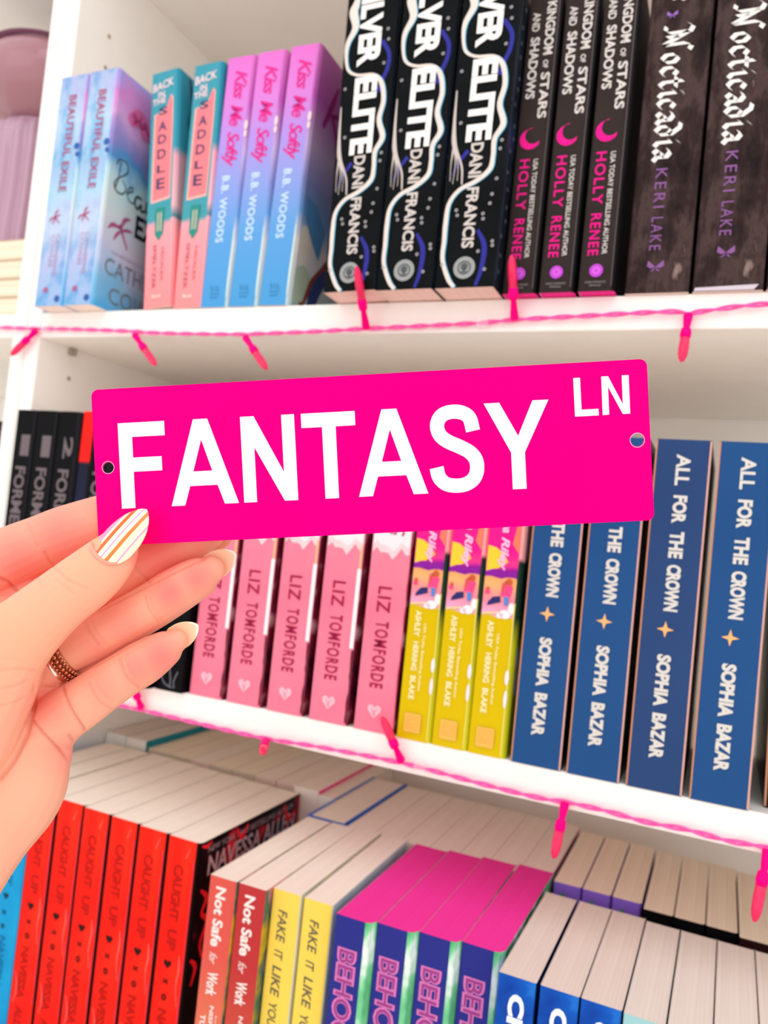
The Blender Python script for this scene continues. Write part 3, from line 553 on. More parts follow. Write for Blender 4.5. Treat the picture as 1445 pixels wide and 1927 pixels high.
FK = book(20.2, 204, 134, YLW, right=cloudy('pale_blue_side', [(.4, 'c9dbe0'), (.6, 'e6eef0')], 20, .4), chamfer=1.4, prints=[('title_lettering', GTX, multi(txt('FAKE', 5.6, 12, 192, 172, .018, .15), txt('IT', 5.6, 11.6, 167, 161, .018, .15), txt('LIKE', 5.5, 11.8, 157, 138, .018, .15), txt('YOU', 5.4, 11.4, 134, 119, .018, .15), txt('MEAN IT', 5.2, 11.2, 115, 82, .018, .15)))])
place(FK, 'paperback', 327.8, -52, Z3, 'butter yellow paperback, left of the yellow pair', 'butter yellow paperbacks', rz=1)
place(FK, 'paperback', 350.6, -52, Z3, 'butter yellow paperback, right of the pair, against the pink-topped books', 'butter yellow paperbacks', rz=1)
PPK = mat('page_magenta', 'e8389c', .6, spec=.2)
_m = cloudy('page_magenta_block', [(.3, 'f22f9c'), (.7, 'f53aa4')], 1, .65, 3, (600, 4, 4), spec=.15)
BNV = mat('royal_navy_cover', '2a2f86', .4); BP = INK('d978b8', .4)
GLF = cloudy('green_leaf_side', [(.42, '4fb070'), (.55, '7fd39a'), (.62, 'e6f3ea')], 60, .4, 3, (1, 1, .5))
BEHL = [('title_lettering', BP, txt('BEHOOVED', 3.2, 16.5, 185, 98, .05, 0, .95)), ('title_lettering', INK('9a3f86', .4), txt('BEHOOVED', 4.6, 15.1, 184, 99, .004, 0, .98))]
BH = book(25.3, 203.5, 138, BNV, right=GLF, page=_m, chamfer=5.6, prints=BEHL, rightp=[('leaf_print', INK('f6faf6'), multi(*[ribbon([(8 + 16*k, 194 - 3*(k % 2)), (16 + 16*k, 198), (22 + 16*k, 193)], [.5, 3, .5]) for k in range(7)]))])
for i, (x, y) in enumerate([(376.3, -58), (401.9, -53.5), (427.3, -49), (452.6, -45)]):
    place(BH, 'paperback', x, y, Z3, 'royal navy book with hot pink page tops, ' + ['first of four, beside the yellow pair', 'second of four from the yellow pair', 'third of four from the yellow pair', 'last of four, green leafy cover showing'][i], 'navy books with hot pink page edges', rz=-.6 if i == 3 else 0)
CHM = cloudy('cobalt_cloud_cover', [(.35, '0c3f9e'), (.55, '0f58bc'), (.7, '2f8ae0')], 40, .35)
CB = book(21.0, 203, 122, CHM, right=mat('cobalt_side', '0c2c66', .35), prints=[('title_lettering', INK('f6f8fb'), txt('CH', 6.6, 15.6, 194, 170, .05))], chamfer=1, over=.0003, page=PAGE_R)
TLB = book(20.3, 203.5, 120, mat('pale_teal_cover', '9ac9cc', .4), page=PAGE_W); PLB = book(20.8, 203.5, 120, mat('pale_rose_cover', 'e6cfd0', .4), page=PAGE_W)
for i, x in enumerate([480.2, 503.2, 524.9]):
    place(CB, 'paperback', x, -64, Z3, 'cobalt blue paperback with bold white lettering, ' + ['left of three, beside the leafy cover', 'middle of three', 'right of three, beside the pale teal one'][i], 'cobalt blue paperbacks', rz=-.5)
place(TLB, 'paperback', 546.9, -66, Z3, 'pale teal paperback at the bottom right, beside the cobalt ones', 'pale books at the bottom right', rz=-.5)
for i in range(4):
    place(PLB, 'paperback', 568.2 + 21.6*i, -66, Z3, 'pale paperback seen by its page tops, ' + ['next to the pale teal one', 'second right of the pale teal one', 'third right of the pale teal one', 'in the bottom right corner'][i], 'pale books at the bottom right', rz=-.5)

# ------------------------------------------------------------------ bottom row, back
TLM = mat('deep_teal_cover', '1f8a9c', .4)
BT1 = book(26, 210, 133, mat('cream_cover', 'e6e0da', .5), right=TLM, page=PAGE_W, chamfer=0)
BT = book(25.3, 203, 133, mat('tan_cover', 'cdbba8', .5), page=PAGE_T); BTp = book(23.0, 203, 133, mat('blush_cover', 'e0c4ba', .5), right=mat('rosy_side', 'd99aa0', .5), page=PAGE)
place(BT1, 'paperback', -25+36, 139, Z3, 'pale tall book in the back row against the left panel', 'tall teal-sided books in the back row')
place(BT1, 'paperback', 38, 138, Z3, 'tall book with a deep teal side, back row behind the scarlet books', 'tall teal-sided books in the back row')
_w = [('BT', 65), ('BT', 90.6), ('BTp', 116.2), ('BT', 139.5), ('BT', 165.1), ('BTp', 190.7), ('BTp', 214.2)]
for i, (k, x) in enumerate(_w):
    place(BT if k == 'BT' else BTp, 'paperback', x, 140, Z3, 'back row book seen by its cream page top, ' + ['next to the teal-sided one', 'second right of the teal-sided one', 'third right of the teal-sided one', 'fourth right of the teal-sided one', 'fifth right of the teal-sided one', 'sixth right of the teal-sided one', 'next to the magenta-sided one'][i], 'back row behind the scarlet books')
MGM = mat('magenta_cover', 'ee1a90', .4)
PB = None
MG = book(25.3, 206.8, 133, mat('pale_slim_cover', 'e9dcd2', .5), right=MGM, page=PAGE)
place(MG, 'paperback', 239.5, 128, Z3, 'pale book with a magenta side, back row, behind the scarlet ones', 'magenta and blue back row books')
PB = book(15.5, 204, 133, mat('pale_slim_cover', 'e9dcd2', .5), page=PAGE)
place(PB, 'paperback', 265, 127, Z3, 'slim pale book between the magenta-sided one and the blue case', 'magenta and blue back row books')
BH_ = book(35, 204, 135, mat('azure_case', '0a62c8', .35), page=PAGE, t=.0026, over=.0010)
place(BH_, 'hardcover_book', 281, 77, Z3, 'hardcover with a vivid blue case edge, back row behind the coral paperbacks', 'magenta and blue back row books')
for i in range(7):
    place(BTp, 'paperback', 317 + 23.2*i, 78, Z3, 'back row book with blush page top, ' + ['next to the blue-cased hardcover', 'second right of the blue case', 'third right of the blue case', 'fourth right of the blue case', 'fifth right of the blue case', 'sixth right of the blue case', 'beside the first lilac book'][i], 'blush books in the back row')
LIL = book(19.3, 203, 122, mat('lilac_cover', '8a63d0', .4), page=PAGE_T, chamfer=2, prints=[('emblem', INK('4a8a6a'), disc(7, 195, 1.5, 10))])
for i, x in enumerate([482.3, 502.6, 523.0]): place(LIL, 'paperback', x, 79, Z3, 'lilac-spined paperback in the back row, ' + ['left of three', 'middle of three', 'right of three, beside the black ones'][i], 'lilac paperbacks')
BKR = book(19.0, 202, 125, mat('jet_cover', '0c0b0d', .35), page=PAGE_T, chamfer=2); BKR2 = book(21, 203, 125, mat('maroon_black_cover', '2a1216', .35), page=PAGE_T, chamfer=1)
for i, x in enumerate([544.2, 564.0, 583.8]): place(BKR, 'paperback', x, 75, Z3, 'jet black paperback in the back row, ' + ['left of three, beside the lilac ones', 'middle of three', 'right of three'][i], 'jet black paperbacks')
place(BKR2, 'paperback', 603.8, 68, Z3, 'maroon-black paperback in the back row at the right edge', 'jet black paperbacks')

# ------------------------------------------------------------------ string lights
PWIRE = mat('pink_wire', 'fb62b0', .4, spec=.08); PSOC = mat('pink_socket', 'ff0082', .45, spec=.06); PBUL = mat('pink_bulb', 'ff2468', .12, spec=.5, Transmission_Weight=.2, IOR=1.45)
def tube(path, radii, n=10):
    path = np.array(path, float); V, F = [], []; t = np.gradient(path, axis=0); t /= np.linalg.norm(t, axis=1)[:, None]
    up = np.array([0, 1.0, 0.01])
    for p, d, r in zip(path, t, radii):
        a = np.cross(d, up); a /= np.linalg.norm(a); b = np.cross(d, a)
        for k in range(n): V.append(p + r*(a*math.cos(2*math.pi*k/n) + b*math.sin(2*math.pi*k/n)))
    m = len(path)
    for j in range(m-1):
        for k in range(n): F.append((j*n+k, j*n+(k+1) % n, (j+1)*n+(k+1) % n, (j+1)*n+k))
    F += [tuple(range(n))[::-1], tuple(range((m-1)*n, m*n))]
    return V, F
def string_light(pts, bulbs, label):
    root = empty('string_light', (pts[0][0]/1000, -.004, pts[0][1]/1000), label, 'string lights', 'pink fairy lights')
    off = np.array(root.location)
    c = catmull([(a, b, 0) for a, b in pts], 30)/1000; s = np.concatenate([[0], np.cumsum(np.linalg.norm(np.diff(c[:, :2], axis=0), axis=1))])
    for ph in (0, math.pi):
        P_ = [(x - off[0], -.0035 + .0009*math.cos(q*190+ph) - off[1], z + .0009*math.sin(q*190+ph) - off[2]) for (x, z, _), q in zip(c, s)]
        v, f = tube(P_, [.00085]*len(P_), 8); link('wire', new_mesh('wire', v, f, PWIRE, smooth=True), root)
    for (x0, z0, x1, z1, dy, L_) in bulbs:
        a = np.array([x0, -4.5, z0])/1000 - off; d = np.array([x1-x0, dy, z1-z0], float); d /= np.linalg.norm(d); L_ = L_/1000
        tt = [0, .04, .3, .32, .42, .5]; rr = [.0024, .0029, .0019, .0030, .0034, .0030]
        v, f = tube([a + d*L_*t_ for t_ in tt], rr, 14); so = link('bulb_socket', new_mesh('bulb_socket', v, f, PSOC, smooth=True), root)
        tt = [.48, .5, .7, .85, .93, .98, 1.0]; rr = [.0020, .0029, .0031, .0028, .0021, .0012, .0003]
        v, f = tube([a + d*L_*t_ for t_ in tt], rr, 14); link('bulb', new_mesh('bulb', v, f, PBUL, smooth=True), so)
    for (x, z) in CLIPS.get(label[:3], []):
        link('clear_clip', box_mesh('clear_clip', x/1000-off[0]-.004, x/1000-off[0]+.004, -.0062-off[1], -.0002-off[1], z/1000-off[2]-.004, z/1000-off[2]+.004, mat('clear_plastic', 'ffffff', .2, Alpha=.22), .001), root)
    return root
CLIPS = {'upp': [(20, -15), (415, -17)], 'low': [(402, -316.5)]}
S1 = [(-120,-17),(-80,-14),(-37.6,-13.5),(1.8,-15),(45.4,-16),(109.9,-18.6),(143.2,-20.7),(215.4,-22.5),(253.7,-22),(289.9,-21.2),(327,-19.7),(365.4,-18.6),(413.8,-16.9),(436.2,-15.2),(481.8,-13.6),(532.1,-12),(544.8,-13.6),(550.7,-12.4),(587.2,-8.6),(640,-10),(720,-14)]
S2 = [(60,-318),(100,-317),(131.9,-319.2),(151.1,-320.4),(168.7,-320.2),(216.7,-320.6),(279.3,-320.6),(324.5,-318.2),(389.1,-316.5),(444.3,-318.3),(479.9,-319),(498.7,-318),(521.6,-317.8),(545.4,-319),(568.4,-318.2),(590.4,-319.2),(610.7,-318.3),(680,-318)]
string_light(S1, [(9,-17,-13,-39,-3,33),(119,-22,146,-47,-3,39),(227,-25,250,-49,-3,36),(329,-20,333,13.5,-33,47),(436.6,-15.4,435.5,20,-17,41),(544.1,-14,543,-42,-4,31)], 'upper string of hot pink fairy lights along the front of the top shelf')
string_light(S2, [(169,-319,160,-300,-4,26),(282.7,-322,307,-326,-46,26),(389,-315.5,375,-290,-5,33),(498,-318,495.3,-349,-4,34),(610.7,-318.5,607,-354,-5,40)], 'lower string of hot pink fairy lights along the middle shelf edge')

# ------------------------------------------------------------------ the sign
def cw(px, py, d):
    """point that the photograph shows at (px, py), d metres in front of the lens"""
    return CAM + d*(RIGHT*(px-722.5)/FPX + DOWN*(py-963.5)/FPX + FWD)
SC = np.array([-0.00575137, -0.02113296, 0.28830992])
SM = np.array([[0.9977935337, 0.0482342899, 0.0456236492], [-0.0481102509, 0.9988347514, -0.0038135435], [-0.0457544298, 0.0016101638, 0.9989514200]])
def to_world(M_, c_):
    B = np.stack([RIGHT, DOWN, FWD], 1); R_ = B @ M_; R_ = R_ @ np.diag([1, -1, -1])   # local x right, y up, z towards viewer
    o = CAM + B @ c_; m = Matrix.Identity(4)
    for i in range(3):
        for j in range(3): m[i][j] = R_[i, j]
        m[i][3] = o[i]
    return m
def flat(name, loops, thick, m, z=0.0, bevel=0.0):
    cu = bpy.data.curves.new(name, 'CURVE'); cu.dimensions = '2D'; cu.fill_mode = 'BOTH'; cu.extrude = thick/2000; cu.bevel_depth = bevel
    for lp in loops:
        sp = cu.splines.new('POLY'); sp.points.add(len(lp)-1); sp.use_cyclic_u = True
        for i, (a, b) in enumerate(lp): sp.points[i].co = (a/1000, b/1000, 0, 1)
    o = bpy.data.objects.new(name, cu); COL.objects.link(o); dg = bpy.context.evaluated_depsgraph_get(); dg.update()
    me = bpy.data.meshes.new_from_object(o.evaluated_get(dg)); bpy.data.objects.remove(o); bpy.data.curves.remove(cu)
    for v in me.vertices: v.co.z += z
    me.materials.clear(); me.materials.append(m); me.name = name; return me
sign = empty('street_sign', (0, 0, 0), 'hot pink metal street sign with big white capitals held up by the hand', 'sign')
sign.matrix_world = to_world(SM, SC)
SIGNM = mat('anodised_pink', 'ff0074', .42, .0, spec=.6, Specular_Tint=(1.0, 0.0, .95, 1)); _b = SIGNM.node_tree.nodes['Principled BSDF']
_t, _s = objc(SIGNM); _n = noise(SIGNM, _t, 1, 3, .5, (30, 2500, 30)); _bp = N(SIGNM, 'ShaderNodeBump'); _bp.inputs['Strength'].default_value = .06; _bp.inputs['Distance'].default_value = .0003
LK(SIGNM, _n.outputs[0], _bp.inputs['Height']); LK(SIGNM, _bp.outputs[0], _b.inputs['Normal'])
w2, h2, rc = 101.6, 29.0, 2.6
rr = []
for cx, cy, a0 in [(w2-rc, h2-rc, 0), (-w2+rc, h2-rc, 90), (-w2+rc, -h2+rc, 180), (w2-rc, -h2+rc, 270)]:
    for k in range(7): a = math.radians(a0 + 15*k); rr.append((cx + rc*math.cos(a), cy + rc*math.sin(a)))
circ = lambda x, y, r: [(x + r*math.cos(2*math.pi*k/32), y + r*math.sin(2*math.pi*k/32)) for k in range(32)]
link('sign_plate', flat('sign_plate', [rr, circ(-96.6, -.2, 2.15), circ(96.9, .2, 2.45)], .8, SIGNM, -.0004), sign)
for x, r in ((-96.6, 2.15), (96.9, 2.45)):
    v, f = annulus(x, 0, r, r+.22, 32); link('hole_rim', new_mesh('hole_rim', [(a/1000, b/1000, .00008) for a, b in v], f, mat('cut_metal', 'e6b0d0', .3, .6)), sign)
LET = {
 'F': [[(-92.2,16.1),(-74.75,16.1),(-74.75,10.8),(-87.0,10.8),(-87.0,3.17),(-76.3,3.17),(-76.3,-2.08),(-87.0,-2.08),(-87.0,-15.5),(-92.1,-15.5)]],
 'A': [[(-64.0,16.1),(-58.66,16.1),(-48.32,-15.5),(-53.56,-15.5),(-55.95,-8.43),(-66.17,-8.43),(-68.38,-15.5),(-73.43,-15.5)],[(-61.3,8.5),(-57.69,-3.1),(-64.75,-3.1)]],
 'N': [[(-46.48,16.05),(-41.47,16.05),(-31.2,-4.93),(-31.26,16.0),(-26.5,16.0),(-26.4,-15.5),(-31.33,-15.5),(-41.67,4.58),(-41.62,-15.5),(-46.4,-15.5)]],
 'T': [[(-24.0,15.97),(-4.2,15.97),(-4.2,10.75),(-11.4,10.72),(-11.4,-15.5),(-16.4,-15.5),(-16.44,10.7),(-24.0,10.72)]],
 'A2': [[(5.56,16),(11.04,16),(21.2,-15.45),(15.9,-15.45),(13.5,-8.4),(3.2,-8.4),(1.0,-15.45),(-4.1,-15.45)],[(8.3,8.5),(11.9,-3.1),(4.85,-3.1)]],
 'Y': [[(42.65,16.1),(48.29,16.1),(54.53,3.8),(60.23,16.3),(65.99,16.3),(56.7,-2.25),(56.7,-15.45),(51.7,-15.45),(51.72,-2.17)]],
 'L': [[(75.17,23.5),(77.6,23.5),(77.64,12),(83.66,12),(83.69,9.6),(75.17,9.6)]],
 'N2': [[(85.16,23.5),(87.58,23.5),(92.35,13.2),(92.45,23.5),(94.9,23.5),(94.83,9.65),(92.2,9.65),(87.41,19.6),(87.36,9.65),(85.02,9.65)]]}
VIN = cloudy('white_vinyl', [(.3, 'f4f0f2'), (.7, 'faf7f8')], 900, .5, 2)
for k, lp in LET.items(): link('letter', flat('letter', lp, .12, VIN, .00008), sign)
sp_ = catmull([(38.4,6.4),(37.4,11.0),(35.0,13.1),(31.6,13.75),(28.2,13.1),(26.1,11.1),(25.5,8.2),(26.6,5.2),(29.4,2.9),(33.2,1.0),(36.8,-1.2),(38.9,-4.0),(39.2,-7.6),(37.9,-10.8),(35.0,-12.7),(31.4,-13.1),(27.8,-12.3),(25.4,-9.8),(24.6,-6.2)], 5)
v, f = ribbon(sp_, 5.15, smooth=False)
q = [tuple(p) for p in v[:len(sp_)]] + [tuple(p) for p in v[len(sp_):][::-1]]
link('letter', flat('letter', [q], .12, VIN, .00008), sign)

# ------------------------------------------------------------------ the hand
def chain_mesh(pts, flatn=0.85, sub=6, n=20, V=None, F=None):
    """tapering limb; pts = (px, py, depth, radius px), world metres out"""
    q = catmull(pts, sub); P_ = np.array([cw(a, b, c) for a, b, c, r in q]); R_ = np.array([(r+2.2)*c/FPX for a, b, c, r in q])
    # round caps
    d0 = (P_[0]-P_[1])/np.linalg.norm(P_[0]-P_[1]); d1 = (P_[-1]-P_[-2])/np.linalg.norm(P_[-1]-P_[-2])
    pre = [(P_[0] + d0*R_[0]*math.sin(a), R_[0]*math.cos(a)) for a in (1.45, 1.2, .9, .6, .3)]; post = [(P_[-1] + d1*R_[-1]*math.sin(a), R_[-1]*math.cos(a)) for a in (.3, .6, .9, 1.2, 1.45)]
    P_ = np.array([p for p, r in pre] + list(P_) + [p for p, r in post]); R_ = np.array([r for p, r in pre] + list(R_) + [r for p, r in post])
    t = np.gradient(P_, axis=0); t /= np.linalg.norm(t, axis=1)[:, None]; k0 = len(V); m = len(P_)
    for p, d, r in zip(P_, t, R_):
        a = np.cross(d, FWD); a /= np.linalg.norm(a); b = np.cross(a, d)
        for k in range(n): V.append(p + r*(a*math.cos(2*math.pi*k/n) + flatn*b*math.sin(2*math.pi*k/n)))
    for j in range(m-1):
        for k in range(n): F.append((k0+j*n+k, k0+j*n+(k+1) % n, k0+(j+1)*n+(k+1) % n, k0+(j+1)*n+k))
    F.append(tuple(k0+k for k in range(n))[::-1]); F.append(tuple(k0+(m-1)*n+k for k in range(n)))
HV, HF = [], []
CH = [
 # thumb, in front of the sign, running back into the ball of the thumb
 ([(243,1000,.2858,20),(230,1018,.2850,33),(214,1042,.2842,44),(190,1068,.2835,51),(160,1094,.2825,55),(126,1119,.2812,56),(88,1150,.2795,60),(44,1190,.2780,69),(6,1228,.2775,84),(-30,1285,.2785,98),(-62,1330,.280,112),(-100,1392,.282,118),(-150,1480,.284,110)], .80),
 # index, behind the sign
 ([(318,946,.3035,30),(292,952,.3035,40),(210,976,.3040,47),(125,1004,.3045,51),(78,1022,.305,51),(20,1048,.305,56),(-45,1080,.305,60),(-110,1170,.303,72),(-170,1330,.300,80)], .88),
 # middle
 ([(393,1006,.3085,27),(378,1011,.3085,37),(320,1034,.3095,45),(262,1064,.3100,52),(215,1086,.3105,58),(130,1128,.3100,60),(60,1158,.3070,62),(-10,1200,.305,62),(-90,1330,.302,78),(-150,1440,.300,80)], .88),
 # ring finger
 ([(396,1073,.2985,25),(378,1084,.2985,36),(330,1112,.2985,42),(285,1141,.2985,42.5),(230,1173,.2990,43),(172,1207,.2995,42),(125,1236,.3000,40),(84,1264,.2990,46),(30,1310,.298,62),(-50,1420,.296,80),(-130,1530,.294,85)], .86),
 # little finger
 ([(331,1207,.2905,20),(316,1217,.2905,31),(275,1244,.2908,40),(240,1265,.2912,41),(200,1291,.2918,43),(155,1323,.2925,46),(112,1352,.2930,50),(72,1392,.2935,60),(30,1450,.293,76),(-40,1545,.291,84),(-110,1640,.288,90)], .86),
 # heel of the hand
 ([(98,1368,.2935,42),(78,1405,.293,60),(56,1440,.2925,78),(26,1492,.2915,88),(-28,1566,.290,84),(-90,1652,.287,92),(-170,1765,.283,112),(-260,1890,.279,125)], .75),
 # palm hollow
 ([(70,1290,.3,50),(30,1370,.298,70),(-30,1460,.297,85),(-90,1560,.293,90)], .6),
 # wrist and forearm, leaving the picture
 ([(-110,1480,.292,130),(-180,1600,.287,140),(-270,1740,.281,142),(-380,1900,.272,150),(-560,2150,.255,170)], .72),
]
for pts, fl in CH: chain_mesh(pts, fl, V=HV, F=HF)
tmp = bpy.data.objects.new('tmp', new_mesh('tmp', HV, HF, VIN)); COL.objects.link(tmp)
md = tmp.modifiers.new('r', 'REMESH'); md.mode = 'VOXEL'; md.voxel_size = .00062; md.use_smooth_shade = True
md = tmp.modifiers.new('s', 'SMOOTH'); md.factor = .5; md.iterations = 5
dg = bpy.context.evaluated_depsgraph_get(); dg.update()
hme = bpy.data.meshes.new_from_object(tmp.evaluated_get(dg)); bpy.data.objects.remove(tmp)
nv = len(hme.vertices); co = np.empty(nv*3, 'f'); hme.vertices.foreach_get('co', co); co = co.reshape(-1, 3).astype(float)
no = np.empty(nv*3, 'f'); hme.vertex_normals.foreach_get('vector', no); no = no.reshape(-1, 3).astype(float)
rel = co - CAM; zc = rel @ FWD; px = 722.5 + FPX*(rel @ RIGHT)/zc; py = 963.5 + FPX*(rel @ DOWN)/zc
facing = np.clip(-(no @ FWD)*2, 0, 1)
CR = [  # creases: points, depth limits, push mm, width px
 ([(99,1064),(114,1078),(128,1092),(165,1109)], (0,.285), .28, 2.6), ([(103,1091),(120,1102),(136,1116)], (0,.285), .2, 2.6), ([(70,1086),(80,1103)], (0,.285), .25, 2.4),
 ([(0,1262),(40,1258),(66,1262)], (0,.29), .3, 2.8), ([(-5,1298),(28,1292),(52,1280)], (0,.29), .3, 3), ([(-5,1330),(30,1322),(50,1310)], (0,.29), .25, 3), ([(0,1238),(25,1240),(40,1246)], (0,.29), .15, 2.6),
 ([(79,1291),(100,1294),(119,1290)], (.285,.4), .4, 2.6), ([(117,1288),(122,1308),(132,1333),(148,1357),(164,1379)], (.28,.4), .8, 2.8), ([(129,1384),(143,1398)], (.28,.4), .6, 3),
 ([(58,1352),(78,1378),(100,1400),(120,1419),(141,1444)], (.27,.4), .9, 3.2), ([(272,1122),(278,1145),(298,1172)], (.28,.4), .35, 2.6), ([(280,1124),(288,1146),(304,1168)], (.28,.4), .2, 2.4),
 ([(160,1172),(168,1192),(186,1214)], (.28,.4), .32, 2.6), ([(172,1168),(180,1188),(196,1208)], (.28,.4), .2, 2.4),
 ([(224,1240),(230,1262),(240,1278),(262,1295)], (.27,.4), .4, 2.6), ([(236,1240),(242,1260),(254,1277)], (.27,.4), .22, 2.4), ([(166,1284),(176,1306),(190,1324),(216,1337)], (.27,.4), .35, 2.6), ([(178,1282),(190,1302),(206,1318)], (.27,.4), .2, 2.4),
 ([(186,1149),(222,1131),(256,1114),(306,1088),(350,1066),(386,1050)], (.285,.4), .5, 2.6), ([(140,1268),(187,1247),(238,1217),(285,1193),(316,1181)], (.28,.4), 1.0, 3.0),
 ([(66,1292),(64,1327),(51,1382),(26,1433),(0,1466)], (.2695,.4), .9, 4.5), ([(252,1062),(262,1078),(282,1096)], (.28,.4), .35, 2.6), ([(52,982),(60,1004),(72,1030)], (.28,.4), .25, 2.6), ([(84,1040),(94,1056),(104,1066)], (.28,.4), .4, 2.6), ([(-2,1088),(16,1096),(34,1112)], (.28,.4), .8, 2.8),
]
def seg_d(px, py, a, b):
    a = np.array(a, float); b = np.array(b, float); ab = b-a; t = np.clip(((px-a[0])*ab[0] + (py-a[1])*ab[1])/(ab@ab), 0, 1)
    return np.hypot(px-a[0]-t*ab[0], py-a[1]-t*ab[1])
push = np.zeros(nv); ck = np.zeros(nv)
for pts, (z0, z1), amp, wd_ in CR:
    d = np.min([seg_d(px, py, pts[i], pts[i+1]) for i in range(len(pts)-1)], axis=0)
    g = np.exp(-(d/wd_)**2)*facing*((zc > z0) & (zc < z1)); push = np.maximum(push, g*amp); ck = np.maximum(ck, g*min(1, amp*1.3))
    push -= .25*amp*np.exp(-((d - 2.6*wd_)/(1.4*wd_))**2)*facing*((zc > z0) & (zc < z1))
co2 = co - no*push[:, None]/1000
hme.vertices.foreach_set('co', co2.astype('f').ravel())
# skin tint: flushed finger pads, warmer ball of the thumb
base = np.array(hexc('f5ad90')[:3]); pink = np.array(hexc('f27a74')[:3]); pale = np.array(hexc('fbc9b4')[:3]); tan = np.array(hexc('eeab84')[:3])
def blob(x, y, r, z0=0, z1=1): return np.exp(-(((px-x)**2 + (py-y)**2)/r**2))*((zc > z0) & (zc < z1))
fl = np.zeros(nv)
for b_ in [(370,1085,42,.284,1,.9),(320,1115,38,.284,1,.9),(230,1175,45,.284,1,.5),(300,1235,45,.278,1,.9),(260,1255,40,.278,1,.7),(190,1290,40,.278,1,.45),(300,1045,60,.288,1,.8),(380,1010,40,.288,1,.5),(110,1010,80,.288,1,.75),(30,1060,80,.288,1,.8),(160,960,50,.288,1,.4),
           (90,1330,50,.27,1,.55),(120,1420,45,.27,1,.5),(180,1215,30,.284,1,.5),(258,1050,18,.27,1,.7),(20,1130,30,.285,1,.8)]:
    fl = np.maximum(fl, blob(*b_[:5])*b_[5])
tn = blob(40,1190,90,0,.288)*.5 + blob(170,1070,60,0,.288)*.35
col = base*(1-fl[:, None]) + pink*fl[:, None]; tn = np.clip(tn, 0, .7)[:, None]; col = col*(1-tn) + tan*tn
deep = np.array(hexc('c8483c')[:3]); ckc = np.clip(ck*.3, 0, .35)[:, None]; col = col*(1-ckc) + deep*ckc  # creases tinted red: skin redness plus fold shade put into the colour
ca = hme.color_attributes.new('tint', 'FLOAT_COLOR', 'POINT'); ca.data.foreach_set('color', np.concatenate([col, np.ones((nv, 1))], 1).astype('f').ravel())
SKIN = mat('skin', 'f6bfa2', .42, spec=.35, Subsurface_Weight=.12, Subsurface_Scale=.004); _b = SKIN.node_tree.nodes['Principled BSDF']; _b.inputs['Subsurface Radius'].default_value = (1, .35, .2)
_a = N(SKIN, 'ShaderNodeVertexColor'); _a.layer_name = 'tint'; LK(SKIN, _a.outputs[0], _b.inputs['Base Color'])
_t = N(SKIN, 'ShaderNodeTexCoord'); _n = N(SKIN, 'ShaderNodeTexNoise'); _n.inputs['Scale'].default_value = 900; _n.inputs['Detail'].default_value = 4; LK(SKIN, _t.outputs['Object'], _n.inputs['Vector'])
_bp = N(SKIN, 'ShaderNodeBump'); _bp.inputs['Strength'].default_value = .12; _bp.inputs['Distance'].default_value = .0005; LK(SKIN, _n.outputs[0], _bp.inputs['Height']); LK(SKIN, _bp.outputs[0], _b.inputs['Normal'])
hme.materials.clear(); hme.materials.append(SKIN)
for p in hme.polygons: p.use_smooth = True
hme.update()
hand = empty('hand', (0, 0, 0), 'left hand gripping the sign, palm towards the viewer, with long almond nails', 'hand')
link('palm_and_fingers', hme, hand)

def nail(name, base_, tip_, wid, nrm, arch, m, lift=.0, cols=22, rows=40, curl=0.0, fullness=.74, label=None, tipmat=None):
    B = cw(*base_); T = cw(*tip_); ax = T-B; L_ = np.linalg.norm(ax); ax /= L_; nrm = nrm[0]*RIGHT + nrm[1]*DOWN + nrm[2]*FWD
    nrm = nrm - ax*(nrm@ax); nrm /= np.linalg.norm(nrm); sd = np.cross(ax, nrm); V, F = [], []; th = .00045; idx = []
    def wf(t):
        if t < .25: return .78 + .22*math.sin(t/.25*math.pi/2)
        if t < .34: return 1.0
        u = (t-.34)/.66; return max(0.0, (1-u**2.15))**fullness
    for layer in (0, 1):
        for j in range(rows+1):
            t = j/rows; w = wf(t)*wid/2
            for i in range(cols+1):
                s_ = -1 + 2*i/cols; bow = (1-t*0)*(-.9*(1-s_*s_)*.0015 if t < .05 else 0)
                p = B + ax*(t*L_ - (.0018*(1-s_*s_))*max(0, 1-t*6)) + sd*s_*w + nrm*(arch*wid*(math.cos(s_*1.15*min(1, w/(wid/2)+.0)) - 1) + lift*t + curl*math.sin(t*math.pi)*L_ - layer*th)
                V.append(p)
    n = cols+1; k = (rows+1)*n
    for j in range(rows):
        for i in range(cols):
            a = j*n+i; F.append((a, a+1, a+n+1, a+n)); F.append((k+a, k+a+n, k+a+n+1, k+a+1)); idx += [1 if (tipmat and j/rows > .74 + .16*(1-(-1+2*i/cols)**2)) else 0]*2
    for j in range(rows): F.append((j*n, (j+1)*n, k+(j+1)*n, k+j*n)); F.append((j*n+cols, k+j*n+cols, k+(j+1)*n+cols, (j+1)*n+cols)); idx += [0, 0]
    for i in range(cols): F.append((i, k+i, k+i+1, i+1)); F.append((rows*n+i, rows*n+i+1, k+rows*n+i+1, k+rows*n+i)); idx += [0, 0]
    me = new_mesh(name, V, F, [m] + ([tipmat] if tipmat else []), idx if tipmat else None, smooth=True)
    uv = me.uv_layers.new(name='UVMap')
    for lp in me.loops:
        vi = lp.vertex_index % k; j, i = divmod(vi, n); uv.data[lp.index].uv = (.5 + (i/cols-.5)*wf(j/rows), j/rows)
    return link(name, me, hand, label)
STR = mat('striped_polish', 'fbeecb', .12, spec=.6); _b = STR.node_tree.nodes['Principled BSDF']; _uv = N(STR, 'ShaderNodeUVMap'); _uv.uv_map = 'UVMap'; _s = N(STR, 'ShaderNodeSeparateXYZ'); LK(STR, _uv.outputs[0], _s.inputs[0])
CRM = 'fbeecb'
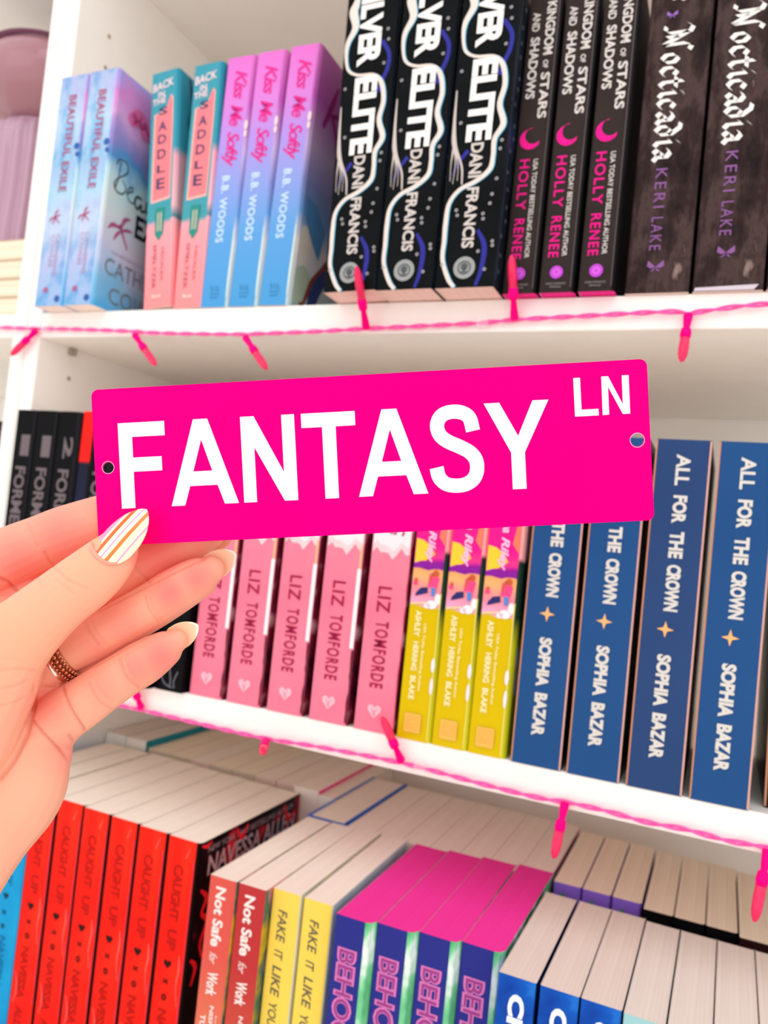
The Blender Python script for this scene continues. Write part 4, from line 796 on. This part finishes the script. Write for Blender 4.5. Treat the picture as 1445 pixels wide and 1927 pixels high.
_r = ramp(STR, [(0, 'f48fc0'), (.12, CRM), (.20, 'f2600e'), (.31, CRM), (.42, 'f3a2cc'), (.47, CRM), (.565, 'ee7a2a'), (.66, CRM), (.82, 'f3a2cc'), (.86, CRM)], 'CONSTANT'); LK(STR, _s.outputs[0], _r.inputs[0]); LK(STR, _r.outputs[0], _b.inputs['Base Color'])
nail('thumb_nail', (199, 1043, .2764), (276, 958, .2853), .0134, (-.10, -.10, -1), .30, STR, curl=.035, label='thumb nail painted cream with orange and pink stripes')
NU = mat('nude_nail', 'fbd0ae', .15, spec=.5); NT = mat('nail_tip_white', 'fff0e2', .15, spec=.5)
nail('finger_nail', (391, 1073, .3035), (445, 1040, .3010), .0106, (.15, -.10, 1), .26, NU, tipmat=NT)
nail('finger_nail', (324, 1206, .2950), (374, 1176, .2925), .0096, (.15, -.10, 1), .26, NU, tipmat=NT)
nail('finger_nail', (392, 1014, .3135), (444, 998, .3120), .0112, (.15, -.1, 1), .26, NU, tipmat=NT)
nail('finger_nail', (310, 946, .3085), (362, 928, .3080), .0112, (.15, -.1, 1), .26, NU, tipmat=NT)
# cuticle fold round the thumb nail
cf = catmull([(172,1020,.2790),(173,1032,.2778),(181,1045,.2769),(195,1055,.2765),(212,1060,.2768),(226,1056,.2778)], 6)
v, f = tube([cw(*p) for p in cf], [.0004 + .0006*math.sin(math.pi*i/(len(cf)-1)) for i in range(len(cf))], 10)
link('cuticle', new_mesh('cuticle', v, f, mat('cuticle_skin', 'f0a592', .4), smooth=True), hand)

# ------------------------------------------------------------------ ring on the finger
RG = mat('rose_gold', 'c98a6a', .22, 1.0); RG2 = mat('bright_metal', 'f0dcd0', .15, 1.0)
rc_ = cw(121, 1240, .3000); rd = cw(172, 1206, .2995) - cw(84, 1264, .2990); rd /= np.linalg.norm(rd); ra = np.cross(rd, FWD); ra /= np.linalg.norm(ra); rb = np.cross(ra, rd)
ringo = empty('finger_ring', tuple(rc_), 'beaded rose gold ring stack on the ring finger', 'ring')
def rpos(a, k, r): return ra*math.cos(a)*r + rb*math.sin(a)*r*.9 + rd*k
def band(off, r, tr, m):
    path = [rpos(2*math.pi*i/64, off, r) for i in range(64)]; V, F = [], []
    for i, p in enumerate(path):
        o_ = p - rd*off; o_ = o_/np.linalg.norm(o_)
        for k in range(8): a = 2*math.pi*k/8; V.append(p + o_*tr*math.cos(a) + rd*tr*1.3*math.sin(a))
    for i in range(64):
        for k in range(8): F.append((i*8+k, i*8+(k+1) % 8, ((i+1) % 64)*8+(k+1) % 8, ((i+1) % 64)*8+k))
    return new_mesh('band', V, F, m, smooth=True)
def beads(off, r, br, n_, m, ph=0):
    bm = bmesh.new()
    for i in range(n_): bmesh.ops.create_icosphere(bm, subdivisions=2, radius=br, matrix=Matrix.Translation(Vector(rpos(2*math.pi*(i+ph)/n_, off, r))))
    me = bpy.data.meshes.new('bead_row'); bm.to_mesh(me); bm.free(); me.materials.append(m)
    for p in me.polygons: p.use_smooth = True
    return me
RR = 40*.3/FPX + .0001
link('band', band(-.0032, RR, .0007, RG2), ringo); link('band', band(0, RR, .0006, RG), ringo); link('band', band(.0024, RR, .0006, RG), ringo)
for off, br, n_, m, ph in ((-.0014, .00085, 34, RG, 0), (.0004, .0010, 30, RG, .5), (.0022, .00085, 34, RG, .2)):
    o = link('bead_row', beads(off, RR + .0005, br, n_, m, ph), ringo); o['kind'] = 'stuff'
